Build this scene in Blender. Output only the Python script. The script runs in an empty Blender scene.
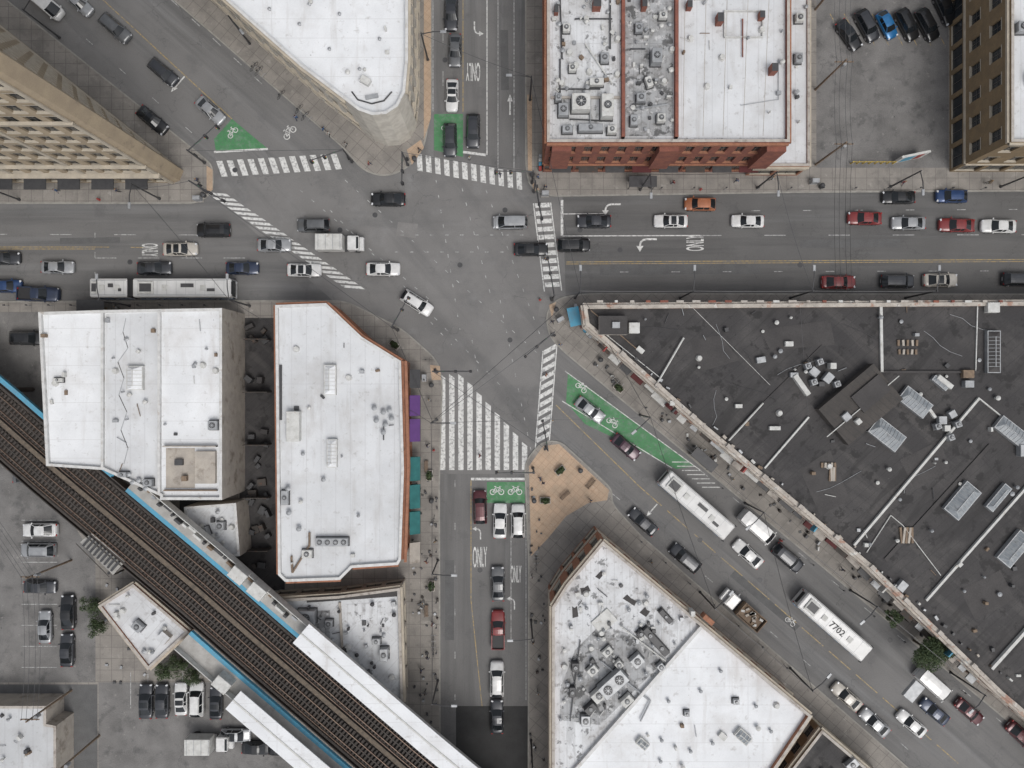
import bpy, math, random
from mathutils import Vector, Matrix
random.seed(7)
S=0.14; H=112.0
def R(px,py,h=0.0):
    k=(H-h)/H*S
    return ((px-512)*k,(384-py)*k)
C=bpy.context.scene.collection
# ------------------------------------------------------------ materials
def _n(nt,t,**kw):
    n=nt.nodes.new(t)
    for k,v in kw.items(): setattr(n,k,v)
    return n
MATS={}
def pmat(name,c1,c2=None,scale=0.5,rough=.85,spots=(),bump=0.0,metal=0.0,coat=0.0,speck=0.0,joints=None,lo=.35,hi=.65,cracks=None):
    if name in MATS: return MATS[name]
    m=bpy.data.materials.new(name); m.use_nodes=True; nt=m.node_tree; L=nt.links
    b=nt.nodes['Principled BSDF']; b.inputs['Roughness'].default_value=rough; b.inputs['Metallic'].default_value=metal
    b.inputs['Coat Weight'].default_value=coat
    if c2 is None: c2=tuple(x*.85 for x in c1)
    geo=_n(nt,'ShaderNodeNewGeometry')
    def noise(sc,st=None,ang=0,det=6,rg=.55):
        n=_n(nt,'ShaderNodeTexNoise'); n.inputs['Scale'].default_value=sc; n.inputs['Detail'].default_value=det; n.inputs['Roughness'].default_value=rg
        src=geo.outputs['Position']
        if st or ang:
            mp=_n(nt,'ShaderNodeMapping'); mp.vector_type='TEXTURE'; mp.inputs['Rotation'].default_value=(0,0,math.radians(ang))
            mp.inputs['Scale'].default_value=(st or 1,1,1); L.new(src,mp.inputs['Vector']); src=mp.outputs['Vector']
        L.new(src,n.inputs['Vector']); return n.outputs['Fac']
    def rng(o,a,bb):
        r=_n(nt,'ShaderNodeMapRange'); r.inputs['From Min'].default_value=a; r.inputs['From Max'].default_value=bb
        L.new(o,r.inputs['Value']); return r.outputs['Result']
    def mul(a,v):
        mm=_n(nt,'ShaderNodeMath',operation='MULTIPLY'); L.new(a,mm.inputs[0])
        if isinstance(v,(int,float)): mm.inputs[1].default_value=v
        else: L.new(v,mm.inputs[1])
        return mm.outputs[0]
    def mix(f,a,bcol,typ='MIX'):
        x=_n(nt,'ShaderNodeMix',data_type='RGBA',blend_type=typ)
        if isinstance(f,float): x.inputs[0].default_value=f
        else: L.new(f,x.inputs[0])
        for i,v in ((6,a),(7,bcol)):
            if isinstance(v,tuple): x.inputs[i].default_value=(*v,1)
            else: L.new(v,x.inputs[i])
        return x.outputs[2]
    col=mix(rng(noise(scale),lo,hi),tuple(c1),tuple(c2))
    for sp in spots:
        cc,sc,a,bb=sp[:4]; st=sp[4] if len(sp)>4 else None; an=sp[5] if len(sp)>5 else 0; op=sp[6] if len(sp)>6 else 1.0
        f=rng(noise(sc,st,an,8,.62),a,bb)
        if op<1: f=mul(f,op)
        col=mix(f,col,tuple(cc))
    if cracks:
        cc,sc,wd,op=cracks
        nz=_n(nt,'ShaderNodeTexNoise'); nz.inputs['Scale'].default_value=.5; nz.inputs['Detail'].default_value=5; L.new(geo.outputs['Position'],nz.inputs['Vector'])
        vm=_n(nt,'ShaderNodeVectorMath',operation='SCALE'); L.new(nz.outputs['Color'],vm.inputs[0]); vm.inputs['Scale'].default_value=5
        va=_n(nt,'ShaderNodeVectorMath',operation='ADD'); L.new(geo.outputs['Position'],va.inputs[0]); L.new(vm.outputs[0],va.inputs[1])
        vo=_n(nt,'ShaderNodeTexVoronoi',feature='DISTANCE_TO_EDGE'); vo.inputs['Scale'].default_value=sc; L.new(va.outputs[0],vo.inputs['Vector'])
        f=rng(vo.outputs['Distance'],wd,0.0); f=mul(mul(f,rng(noise(.12,None,0,3),.44,.62)),op); col=mix(f,col,tuple(cc))
    if joints:
        jc,bw,bh,ms,an,op=joints
        bt=_n(nt,'ShaderNodeTexBrick'); mp=_n(nt,'ShaderNodeMapping'); mp.inputs['Rotation'].default_value=(0,0,math.radians(an))
        L.new(geo.outputs['Position'],mp.inputs['Vector']); L.new(mp.outputs['Vector'],bt.inputs['Vector'])
        bt.offset=0; bt.inputs['Scale'].default_value=1; bt.inputs['Brick Width'].default_value=bw; bt.inputs['Row Height'].default_value=bh
        bt.inputs['Mortar Size'].default_value=ms; bt.inputs['Mortar Smooth'].default_value=.3
        col=mix(mul(bt.outputs['Fac'],op),col,tuple(jc))
    if speck>0:
        f=rng(noise(7,None,0,3,.8),.3,.7)
        r=_n(nt,'ShaderNodeMapRange'); r.inputs['To Min'].default_value=1-speck; r.inputs['To Max'].default_value=1+speck; L.new(f,r.inputs['Value'])
        cb=_n(nt,'ShaderNodeCombineXYZ')
        for i in range(3): L.new(r.outputs['Result'],cb.inputs[i])
        col=mix(1.0,col,cb.outputs[0],'MULTIPLY')
    L.new(col,b.inputs['Base Color'])
    if bump>0:
        bp=_n(nt,'ShaderNodeBump'); bp.inputs['Strength'].default_value=bump; bp.inputs['Distance'].default_value=.05
        L.new(noise(6,None,0,5),bp.inputs['Height']); L.new(bp.outputs['Normal'],b.inputs['Normal'])
    MATS[name]=m; return m
def g(v,t=0): return (v*(1+t),v,v*(1-t))
CR=(g(.06),.13,.012,.5)
ASPH=pmat('asphalt',g(.19,.025),g(.155,.025),.10,.9,spots=[(g(.11),.22,.5,.72,None,0,.6),(g(.235),.3,.54,.74,None,0,.5),(g(.07),2.2,.68,.76,None,0,.5),(g(.105),.22,.5,.64,9,-50,.5),(g(.11),.3,.54,.68,10,0,.35)],speck=.11,bump=.2,cracks=CR)
def road(name,a,b,ang): return pmat(name,g(a,.02),g(b,.02),.12,.9,spots=[(g(a*.62),.42,.48,.66,18,ang,.7),(g(a*1.4),.5,.53,.7,22,ang,.5),(g(a*.5),1.6,.68,.74,3,ang,.6),(g(a*.7),.3,.58,.64,None,0,.4)],speck=.11,bump=.2,cracks=CR)
RD_NE=road('asphalt_avenue_east',.128,.108,0); RD_NW=road('asphalt_avenue_west',.16,.135,0)
RD_D=road('asphalt_street_north',.165,.14,90); RD_DS=road('asphalt_street_south',.155,.13,90)
RD_M=road('asphalt_diagonal',.18,.15,-41)
RD_MS=road('asphalt_diagonal_south',.175,.145,-41)
SHADEA=pmat('bridge_shade_asphalt',g(.038),g(.028),.6,.85,speck=.2)  # road colour darkened to hold the rail bridge's shade
PATCH=pmat('asphalt_patch',g(.12),g(.10),.8,.9,speck=.15)
PATCHL=pmat('concrete_patch',g(.20,.03),g(.17,.03),.8,.9,speck=.12)
LOT=pmat('parking_lot_asphalt',g(.19,.03),g(.13,.03),.3,.92,spots=[(g(.07),.5,.54,.7,None,0,.7),(g(.27,.05),1.3,.62,.7,None,0,.6),(g(.03),3,.68,.74)],speck=.2,cracks=CR)
SIDE=pmat('sidewalk_concrete',(.27,.25,.225),(.21,.195,.178),.4,.9,spots=[((.12,.11,.10),1.1,.6,.75,None,0,.7),((.36,.34,.31),.7,.6,.7,None,0,.6),((.14,.13,.12),.25,.55,.6,None,0,.35)],speck=.12,joints=((.12,.11,.10),1.6,1.6,.035,0,.8))
SIDED=pmat('sidewalk_concrete_diagonal',(.27,.25,.225),(.21,.195,.178),.4,.9,spots=[((.12,.11,.10),1.1,.6,.75,None,0,.7),((.36,.34,.31),.7,.6,.7,None,0,.6),((.14,.13,.12),.25,.55,.6,None,0,.35)],speck=.12,joints=((.12,.11,.10),1.6,1.6,.035,41,.8))
KERB=pmat('kerb_stone',(.31,.30,.27),(.23,.22,.2),1.2,.85)
PLAZA=pmat('plaza_pavers',(.47,.34,.24),(.38,.29,.21),.7,.9,spots=[((.2,.15,.1),1.5,.6,.75,None,0,.6),((.5,.42,.33),1.1,.6,.7,None,0,.6)],speck=.12,joints=((.3,.2,.13),.8,.8,.03,41,.6))
def paint(name,c,under=.14,lo=.49,hi=.65): return pmat(name,c,tuple(x*.85 for x in c),1.5,.7,spots=[(g(under),2.6,lo,hi,None,0,.8),(g(under*2.2),.8,.5,.7,None,0,.4)],speck=.08)
WHT=paint('white_road_paint',(.68,.68,.66)); WHT2=paint('worn_white_paint',(.46,.46,.45),lo=.42,hi=.58)
YEL=paint('yellow_road_paint',(.40,.29,.12),lo=.45,hi=.6); GRN=paint('green_bike_paint',(.07,.225,.095),lo=.53,hi=.7)
def roofm(name,v,dirt,t=-.02,lo=.5,hi=.72,jt=None,extra=()): 
    return pmat(name,g(v,t),g(v*.87,t),.2,.8,spots=[(g(dirt,.04),.22,lo,hi,None,0,.5),(g(dirt*.9,.06),.6,.56,.7,6,90,.4),(g(dirt*.7,.06),1.3,lo+.09,hi+.03,None,0,.65),(g(dirt*.35),3.2,.68,.73,None,0,.7)]+list(extra),speck=.04,joints=jt)
WR=roofm('white_roof_membrane',.75,.45,jt=((.5,.5,.5),30,2.4,.05,0,.45))
WR2=roofm('white_roof_membrane_grey',.63,.38,jt=((.42,.42,.43),30,1.9,.05,90,.45))
WRG=roofm('light_grey_roof',.52,.32,jt=((.34,.34,.35),30,1.9,.05,90,.45))
WR3=roofm('white_roof_membrane_stained',.64,.3,lo=.45,jt=((.36,.36,.36),1.8,9,.05,41,.4))
WRD=roofm('dirty_white_roof',.66,.32,lo=.46,hi=.64,jt=((.36,.36,.36),1.0,14,.05,0,.4),extra=[(g(.10),.9,.59,.64,None,0,.75),(g(.24),.6,.56,.62,5,90,.4)])
WRD2=roofm('very_dirty_roof',.42,.18,lo=.42,hi=.62,jt=((.16,.16,.16),1.0,14,.05,0,.4),extra=[(g(.06),.7,.55,.6,None,0,.8),(g(.58),1.2,.57,.61,None,0,.7)])
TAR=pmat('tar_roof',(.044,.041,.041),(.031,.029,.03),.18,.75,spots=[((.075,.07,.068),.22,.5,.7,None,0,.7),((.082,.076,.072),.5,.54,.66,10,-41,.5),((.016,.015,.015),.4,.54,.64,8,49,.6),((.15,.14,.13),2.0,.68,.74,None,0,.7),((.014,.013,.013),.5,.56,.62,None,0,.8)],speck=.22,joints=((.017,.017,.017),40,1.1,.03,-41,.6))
TAR2=pmat('tar_patch',(.05,.046,.045),(.034,.031,.031),.4,.7,speck=.25)
BROWNR=pmat('brown_roof_panels',(.066,.058,.052),(.047,.043,.04),.4,.8,speck=.2,joints=((.03,.03,.03),40,.8,.04,40,.6))
BRK=pmat('red_brick',(.24,.09,.06),(.17,.065,.05),1.2,.9,spots=[((.09,.045,.035),1,.6,.75)],speck=.2)
ORB=pmat('orange_brick',(.32,.15,.09),(.25,.115,.07),1.2,.9,spots=[((.12,.06,.04),1,.6,.75)],speck=.2)
TAN=pmat('tan_brick',(.37,.30,.21),(.31,.25,.18),.6,.9,spots=[((.2,.16,.12),.7,.6,.75)],speck=.1)
TANL=pmat('limestone_trim',(.46,.41,.33),(.37,.33,.27),.9,.85,speck=.08)
BRN=pmat('brown_brick',(.24,.175,.10),(.19,.14,.085),.8,.9,speck=.15)
BEI=pmat('beige_render',(.42,.38,.33),(.34,.31,.275),.8,.9,spots=[((.2,.17,.14),.6,.55,.7)],speck=.08)
STN=pmat('pale_terracotta',(.58,.55,.49),(.46,.43,.38),1,.8,speck=.08)
COP=pmat('coping_stone',(.44,.41,.37),(.34,.31,.28),1.5,.8,spots=[((.16,.13,.11),1.2,.55,.68,None,0,.7)])
COPW=pmat('white_metal_coping',(.60,.60,.59),(.48,.48,.47),1.5,.6,spots=[((.28,.22,.17),1.0,.57,.7,None,0,.6)])
COPD=pmat('weathered_parapet',(.46,.42,.37),(.33,.30,.265),.9,.85,spots=[((.30,.15,.10),.5,.57,.63,None,0,.75),((.58,.56,.52),.8,.58,.64,None,0,.8),((.12,.22,.28),.9,.66,.70,None,0,.7),((.12,.10,.09),1.6,.58,.66,None,0,.8)],speck=.15)
GRAF=pmat('painted_brick_wall',(.36,.30,.25),(.24,.17,.13),1.2,.9,spots=[((.28,.11,.07),.6,.52,.57,None,0,.8),((.55,.54,.52),.6,.57,.60),((.06,.22,.34),.8,.62,.65),((.45,.20,.08),.9,.63,.66),((.07,.07,.07),1.1,.62,.66)],speck=.15)
GLS=pmat('window_glass',(.02,.025,.03),(.035,.04,.045),.8,.12)
FRM=pmat('window_frame',(.09,.085,.08),None,2,.5)
MET=pmat('galvanised_metal',(.38,.39,.40),(.28,.29,.30),1.5,.5,metal=.35,spots=[((.2,.16,.12),2,.62,.75,None,0,.6)])
METW=pmat('painted_unit_white',(.56,.56,.54),(.44,.44,.42),1.5,.6,spots=[((.25,.2,.15),2.5,.58,.7,None,0,.6)])
METD=pmat('dark_metal',(.045,.045,.048),(.06,.06,.062),2,.5)
FROST=pmat('frosted_skylight_panels',(.19,.21,.23),(.29,.31,.32),1.3,.35,spots=[((.1,.1,.1),1.2,.56,.7,None,0,.7)])
STEEL=pmat('weathered_steel',(.065,.056,.05),(.045,.04,.036),1,.75,spots=[((.11,.06,.04),2,.55,.7)])
RAIL=pmat('steel_rail',(.22,.16,.12),(.15,.10,.08),2,.45,metal=.5)
TIE=pmat('wood_ties',(.042,.037,.034),(.066,.056,.049),3,.95,speck=.3)
WALKW=pmat('track_walkway_boards',(.15,.12,.09),(.09,.075,.06),2,.9,speck=.2)
PLAT=pmat('platform_concrete',(.40,.39,.37),(.31,.30,.28),.8,.85,spots=[((.2,.19,.18),.6,.55,.7,None,0,.6)],speck=.08)
BLUE=pmat('blue_platform_edge',(.07,.31,.46),(.10,.26,.36),1.5,.6,spots=[((.1,.14,.16),1.8,.6,.72,None,0,.6)])
WOOD=pmat('timber',(.22,.16,.11),(.15,.11,.08),2,.85)
TEAL=pmat('teal_awning',(.03,.16,.16),(.02,.12,.12),1,.8); PUR=pmat('purple_awning',(.12,.05,.20),None,1,.8)
MAROON=pmat('maroon_awning',(.10,.025,.025),None,1,.8)
RED=pmat('red_paint',(.32,.045,.04),None,1,.5); YEP=pmat('yellow_paint',(.5,.36,.07),None,1,.6)
RUB=pmat('tyre_rubber',(.025,.025,.025),None,3,.9); CHR=pmat('alloy_wheel',(.4,.4,.42),None,3,.35,metal=.8)
HL=pmat('headlight_lens',(.6,.61,.63),None,3,.15); TL=pmat('taillight_lens',(.35,.02,.02),None,3,.2)
CGL=pmat('car_glass',(.015,.018,.021),None,1,.08); BLK=pmat('black_plastic',(.025,.025,.027),None,3,.6)
SIG=pmat('signal_green_lens',(.02,.3,.12),None,3,.4)
LEAF=pmat('leaves',(.04,.065,.03),(.07,.095,.038),2.5,.7); BARK=pmat('bark',(.09,.07,.05),None,3,.95)
SOIL=pmat('soil',(.07,.055,.04),None,2,.95)
# ------------------------------------------------------------ mesh builder
def ccw(p):
    a=sum(p[i][0]*p[(i+1)%len(p)][1]-p[(i+1)%len(p)][0]*p[i][1] for i in range(len(p)))
    return list(p) if a>0 else list(reversed(p))
class MB:
    def __init__(s): s.v=[];s.f=[];s.m=[];s.mats=[];s.sm=[]
    def mi(s,mat):
        if mat not in s.mats: s.mats.append(mat)
        return s.mats.index(mat)
    def face(s,pts,mat,smooth=False):
        n=len(s.v); s.v+= [tuple(p) for p in pts]; s.f.append(tuple(range(n,n+len(pts)))); s.m.append(s.mi(mat)); s.sm.append(smooth)
    def mesh(s,verts,faces,mat,smooth=False):
        n=len(s.v); s.v+=[tuple(p) for p in verts]; k=s.mi(mat)
        for f in faces: s.f.append(tuple(n+i for i in f)); s.m.append(k); s.sm.append(smooth)
    def prism(s,pts,z0,z1,mat,top=None):
        pts=ccw(pts); n=len(pts)
        for i in range(n):
            a=pts[i];b=pts[(i+1)%n]; s.face([(*a,z0),(*b,z0),(*b,z1),(*a,z1)],mat)
        s.face([(*p,z1) for p in pts],top or mat)
    def box(s,cx,cy,z0,sx,sy,sz,mat,rot=0,top=None,ch=0):
        r=math.radians(rot);c,sn=math.cos(r),math.sin(r)
        def P(u,v): return (cx+u*c-v*sn,cy+u*sn+v*c)
        x=sx/2;y=sy/2
        if ch>0:
            x2,y2=x-ch,y-ch
            A=[P(*q) for q in ((x2,-y),(x,-y2),(x,y2),(x2,y),(-x2,y),(-x,y2),(-x,-y2),(-x2,-y))]
            x3,y3=x-ch,y-ch
            B=[P(*q) for q in ((x3-ch*.3,-y3),(x3,-y3+ch*.3),(x3,y3-ch*.3),(x3-ch*.3,y3),(-x3+ch*.3,y3),(-x3,y3-ch*.3),(-x3,-y3+ch*.3),(-x3+ch*.3,-y3))]
            for i in range(8):
                j=(i+1)%8
                s.face([(*A[i],z0),(*A[j],z0),(*A[j],z0+sz-ch),(*A[i],z0+sz-ch)],mat)
                s.face([(*A[i],z0+sz-ch),(*A[j],z0+sz-ch),(*B[j],z0+sz),(*B[i],z0+sz)],mat)
            s.face([(*p,z0+sz) for p in B],top or mat)
            s.face([(*p,z0) for p in reversed(A)],mat)
            return
        q=[P(-x,-y),P(x,-y),P(x,y),P(-x,y)]
        s.prism(q,z0,z0+sz,mat,top); s.face([(*p,z0) for p in reversed(q)],mat)
    def cyl(s,x,y,z0,z1,r,mat,n=12,r2=None,top=None):
        r2=r if r2 is None else r2
        A=[(x+r*math.cos(6.2832*i/n),y+r*math.sin(6.2832*i/n),z0) for i in range(n)]
        B=[(x+r2*math.cos(6.2832*i/n),y+r2*math.sin(6.2832*i/n),z1) for i in range(n)]
        for i in range(n): s.face([A[i],A[(i+1)%n],B[(i+1)%n],B[i]],mat,True)
        s.face(B,top or mat)
    def tube(s,p,q,r,mat,n=6,r2=None):
        p=Vector(p);q=Vector(q);d=(q-p).normalized(); r2=r if r2 is None else r2
        u=d.orthogonal().normalized(); w=d.cross(u)
        A=[p+(u*math.cos(6.2832*i/n)+w*math.sin(6.2832*i/n))*r for i in range(n)]
        B=[q+(u*math.cos(6.2832*i/n)+w*math.sin(6.2832*i/n))*r2 for i in range(n)]
        for i in range(n): s.face([A[i],A[(i+1)%n],B[(i+1)%n],B[i]],mat,True)
        s.face(B,mat); s.face(A[::-1],mat)
    def strip(s,line,o1,o2,z0,z1,mat):
        n=len(line); A=[];B=[]
        for i in range(n):
            a=Vector(line[max(0,i-1)]);b=Vector(line[min(n-1,i+1)]);d=(b-a).normalized(); nr=Vector((-d.y,d.x)); p=Vector(line[i])
            A.append(p+nr*o1);B.append(p+nr*o2)
        for i in range(n-1):
            s.face([(*A[i],z1),(*A[i+1],z1),(*B[i+1],z1),(*B[i],z1)],mat)
            if z1>z0:
                s.face([(*A[i],z0),(*A[i+1],z0),(*A[i+1],z1),(*A[i],z1)],mat)
                s.face([(*B[i],z0),(*B[i+1],z0),(*B[i+1],z1),(*B[i],z1)],mat)
                s.face([(*A[i],z0),(*B[i],z0),(*B[i+1],z0),(*A[i+1],z0)],mat)
    def data(s,name):
        me=bpy.data.meshes.new(name); me.from_pydata(s.v,[],s.f)
        for m in s.mats: me.materials.append(m)
        me.polygons.foreach_set('material_index',s.m); me.polygons.foreach_set('use_smooth',s.sm); me.update(); return me
    def obj(s,name,parent=None,loc=(0,0,0),rot=0):
        o=bpy.data.objects.new(name,s.data(name)); C.objects.link(o); o.location=loc; o.rotation_euler=(0,0,rot)
        if parent: o.parent=parent
        return o
def place(me,name,x,y,z=0,deg=0,sc=1,parent=None):
    o=bpy.data.objects.new(name,me); C.objects.link(o); o.location=(x,y,z); o.rotation_euler=(0,0,math.radians(deg)); o.scale=(sc,sc,sc)
    if parent: o.parent=parent
    return o
def rounded(pts,r):
    out=[];n=len(pts)
    for i in range(n):
        p=Vector(pts[i]);a=Vector(pts[i-1]);b=Vector(pts[(i+1)%n])
        ra=min(r,(a-p).length*.45);rb=min(r,(b-p).length*.45)
        s_=p+(a-p).normalized()*ra;e=p+(b-p).normalized()*rb
        for k in range(5):
            t=k/4; out.append(tuple(s_*(1-t)**2+p*2*t*(1-t)+e*t*t))
    return out
def inset(p,d):
    p=ccw(p);n=len(p);out=[]
    for i in range(n):
        a=Vector(p[i-1]);b=Vector(p[i]);c=Vector(p[(i+1)%n])
        d1=(b-a).normalized();d2=(c-b).normalized()
        n1=Vector((-d1.y,d1.x));n2=Vector((-d2.y,d2.x)); m=(n1+n2)
        if m.length<1e-4: m=n1
        m.normalize(); k=d/max(.4,m.dot(n1)); out.append(tuple(b+m*k))
    return out
def W(pts,h=0): return [R(x,y,h) for x,y in pts]
# ------------------------------------------------------------ ground
b=MB(); b.face([(-1500,-1500,0),(1500,-1500,0),(1500,1500,0),(-1500,1500,0)],ASPH); b.obj('ground')
def sheet(name,px,z,mat,h=0,parent=None):
    b=MB(); b.face([(*p,z) for p in ccw(W(px,h))],mat); return b.obj(name,parent)
sheet('avenue_road_east',[(562,180),(1300,178),(1300,305),(566,305)],.004,RD_NE)
sheet('avenue_road_west',[(-400,195),(212,195),(338,305),(-400,310)],.004,RD_NW)
sheet('street_road_north',[(420,-200),(540,-200),(534,170),(420,158)],.004,RD_D)
sheet('street_road_south',[(430,474),(535,474),(535,1100),(430,1100)],.004,RD_DS)
sheet('diagonal_road_north',[(-60,-120),(170,-120),(360,155),(225,160),(190,160)],.004,RD_M)
sheet('diagonal_road_south',[(540,350),(560,340),(1300,960),(1300,1120),(1000,880),(540,450)],.004,RD_MS)
sheet('bridge_shade_patch',[(456,706),(529,706),(529,900),(456,900)],.008,SHADEA)  # shade of the elevated rail bridge, painted as a dark road sheet
for i,q in enumerate([[(600,265),(760,264),(760,274),(600,275)],[(60,238),(120,237),(120,243),(60,244)],[(800,240),(900,239),(900,247),(800,248)],[(500,30),(508,30),(509,90),(501,90)],[(445,560),(454,560),(454,640),(445,640)],[(735,570),(800,626),(795,631),(730,576)]]):
    sheet('asphalt_repair_patch',q,.0075,PATCH)
for q in [[(398,222),(418,224),(416,238),(396,236)],[(540,300),(550,300),(550,318),(538,316)]]:
    sheet('concrete_repair_patch',q,.0078,PATCHL)
def slab(name,px,r,mat):
    P=ccw(W(rounded(px,r))); I=inset(P,.2); b=MB(); n=len(P)
    for i in range(n):
        j=(i+1)%n
        b.face([(*P[i],-.05),(*P[j],-.05),(*P[j],.13),(*P[i],.13)],KERB)
        b.face([(*P[i],.13),(*P[j],.13),(*I[j],.134),(*I[i],.134)],KERB)
    b.face([(*p,.134) for p in I],mat); return b.obj(name)
slab('sidewalk_west_block',[(-400,204),(198,204),(214,192),(214,166),(203,156),(0,-6),(-240,-198),(-400,-198)],10,SIDE)
slab('sidewalk_flatiron_block',[(58,-100),(345,150),(362,171),(385,178),(408,169),(424,150),(432,112),(432,-100)],12,SIDED)
slab('sidewalk_north_block',[(525,-150),(525,166),(529,188),(548,197),(800,193),(1300,190),(1300,-150)],10,SIDE)
slab('sidewalk_east_block',[(1300,294),(590,293),(558,297),(545,312),(548,336),(563,352),(1300,965)],12,SIDED)
slab('sidewalk_south_block',[(541,441),(560,440),(613,489),(612,503),(640,534),(900,760),(1300,1110),(1300,1200),(527,1200),(528,560),(524,462)],10,SIDED)
slab('sidewalk_southwest_block',[(-400,302),(345,300),(402,328),(438,360),(443,380),(440,480),(442,1200),(-400,1200)],12,SIDE)
sheet('plaza_pavement',[(543,446),(559,444),(609,490),(607,500),(588,503),(566,516),(548,538),(531,556),(529,466)],.139,PLAZA)
sheet('brick_paver_strip',[(424,-60),(431,-60),(431,118),(424,140)],.139,PLAZA)
sheet('brick_paver_strip',[(527,95),(532,95),(532,172),(528,172)],.139,PLAZA)
for q in [[(407,150),(421,140),(424,148),(412,165)],[(207,166),(213,170),(213,190),(207,194)],[(531,180),(540,190),(534,192)],[(549,305),(556,302),(552,318)],[(430,365),(440,366),(441,380),(432,380)]]:
    sheet('tactile_paving',q,.143,PLAZA)
LZ=.139
sheet('parking_lot_west',[(-60,440),(40,470),(96,560),(96,682),(-60,682)],LZ,LOT)
sheet('alley_pavement',[(-60,312),(45,312),(45,420),(-60,420)],LZ,LOT)
sheet('alley_pavement',[(-60,684),(98,684),(98,900),(-60,900)],LZ,PATCH)
sheet('parking_lot_south',[(99,682),(275,682),(380,900),(99,900)],LZ,LOT)
sheet('parking_lot_north',[(816,-60),(948,-60),(948,168),(816,168)],LZ,LOT)
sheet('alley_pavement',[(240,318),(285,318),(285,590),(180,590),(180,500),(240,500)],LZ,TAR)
# ------------------------------------------------------------ markings
ZM=.012
mk=MB()
def line(p,q,w,mat=WHT,z=ZM,dash=None,mb=None):
    mb=mb or mk
    p=Vector(R(*p));q=Vector(R(*q));d=(q-p);Ln=d.length;d.normalize();nr=Vector((-d.y,d.x))*w/2
    segs=[(0,Ln)] if not dash else []
    if dash:
        t=0
        while t<Ln: segs.append((t,min(Ln,t+dash[0]))); t+=dash[0]+dash[1]
    for a,c in segs:
        A=p+d*a;B=p+d*c; mb.face([(*(A-nr),z),(*(B-nr),z),(*(B+nr),z),(*(A+nr),z)],mat)
def cw(name,p,q,ln,dr,w,gap,mat=WHT,edges=False):
    b=MB(); P=Vector(p);Q=Vector(q);d=(Q-P);L=d.length;d.normalize(); t=w/2; D=Vector(dr).normalized()*ln/2
    while t<L:
        c=P+d*t; a=d*w/2; j=random.uniform(.96,1.03)
        b.face([(*R(*v),ZM) for v in (c-a-D*j,c+a-D*j,c+a+D*j,c-a+D*j)],mat); t+=w+gap
    if edges:
        for s_ in (-1,1): line(P+D*s_*1.15,Q+D*s_*1.15,.15,mat,ZM+.004,mb=b)
    return b.obj(name)
cw('crosswalk_marking',(219,169),(346,161),17,(.35,1),6,4.4)
cw('crosswalk_marking',(216,193),(357,290),21,(1,.08),5,3.6)
cw('crosswalk_marking',(417,162),(525,182),17,(.05,1),5.4,3.8)
cw('crosswalk_marking',(542,203),(553,291),15,(1,-.05),4.6,3.4,edges=True)
cw('crosswalk_marking',(550,347),(542,449),14,(.8,-.45),5,3.8,edges=True)
b=MB()
for i in range(10):
    x=440+i*9.1
    top=376 if x<462 else 378+(x-462)*(66/60)
    b.face([(*R(*v),ZM) for v in ((x,470),(x+5.4,470),(x+5.4,top+2),(x,top-2))],WHT)
b.obj('crosswalk_marking')
line((562,200),(562,236),.35); line((562,214),(605,213.5),.12); line((562,236),(700,235.5),.14)
line((700,235.5),(1300,234),.12,WHT2,dash=(3,6)); line((566,262),(1300,258),.12,YEL); line((566,264),(1300,260),.1,YEL)
line((700,211),(1300,208),.1,WHT2,dash=(1.2,6)); line((620,272),(1300,270),.1,WHT2,dash=(1.2,6))
line((-400,233),(215,235),.12,WHT2,dash=(3,6)); line((-400,247),(95,247),.12,YEL); line((-400,249),(95,249),.12,YEL); line((95,247),(200,248),.1,YEL,dash=(2,3))
line((95,258),(262,258),.12,WHT2,dash=(3,3)); line((95,232),(95,285),.1,WHT2,dash=(.8,2))
line((463,-100),(463,112),.12,YEL); line((487,-100),(487,155),.14); line((498,-100),(498,168),.12,WHT2); line((433,-100),(433,112),.12,WHT2)
line((443,-100),(443,110),.1,WHT2,dash=(2,4)); line((514,-100),(514,172),.14,WHT2)
line((463,152),(486,155),.35)
line((471,480),(471,600),.12,YEL); line((471,600),(482,706),.12,YEL); line((511,505),(511,640),.12,WHT2); line((471,479),(526,479),.35)
line((455,480),(455,700),.1,WHT2,dash=(1,5)); line((526,505),(526,700),.1,WHT2)
line((60,-40),(232,119),.14,YEL)
line((150,-20),(262,84),.12,WHT2,dash=(1.5,2.5)); line((20,-20),(200,140),.1,WHT2,dash=(1.2,5)); line((214,152),(268,149),.3)
line((556,405),(640,487),.13,YEL); line((640,487),(1300,1060),.13,YEL,dash=(4,1)); line((565,371),(700,470),.12); line((562,401),(672,468),.12)
line((700,470),(1300,972),.1,WHT2,dash=(1.4,4.6)); line((640,520),(1300,1085),.1,WHT2,dash=(1.4,4.6)); line((562,452),(620,500),.12,WHT2)
for a,c in [((436,180),(460,330)),((462,188),(492,300)),((486,190),(540,335)),((300,190),(430,300)),((345,180),(545,360)),((400,235),(530,235)),((395,252),(535,252)),((330,210),(500,385)),((500,300),(535,470)),((472,340),(478,372)),((410,300),(452,345))]:
    line(a,c,.11,WHT2,dash=(.5,1.6))
for i in range(7): line((672+i*5,462+i*4.2),(690+i*5,462+i*4.2),.12,z=ZM+.004)
mk.obj('road_lane_markings')
def patch(name,px,mat,z=.009): return sheet(name,px,z,mat)
patch('green_bike_box',[(232,119),(268,149),(216,152),(214,139)],GRN)
patch('green_bike_box',[(434,114),(463,114),(463,157),(434,150)],GRN)
patch('green_bike_box',[(487,482),(525,482),(525,503),(487,503)],GRN)
patch('green_bike_lane',[(568,373),(592,390),(695,466),(676,469),(650,455),(585,424),(566,402)],GRN)
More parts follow.
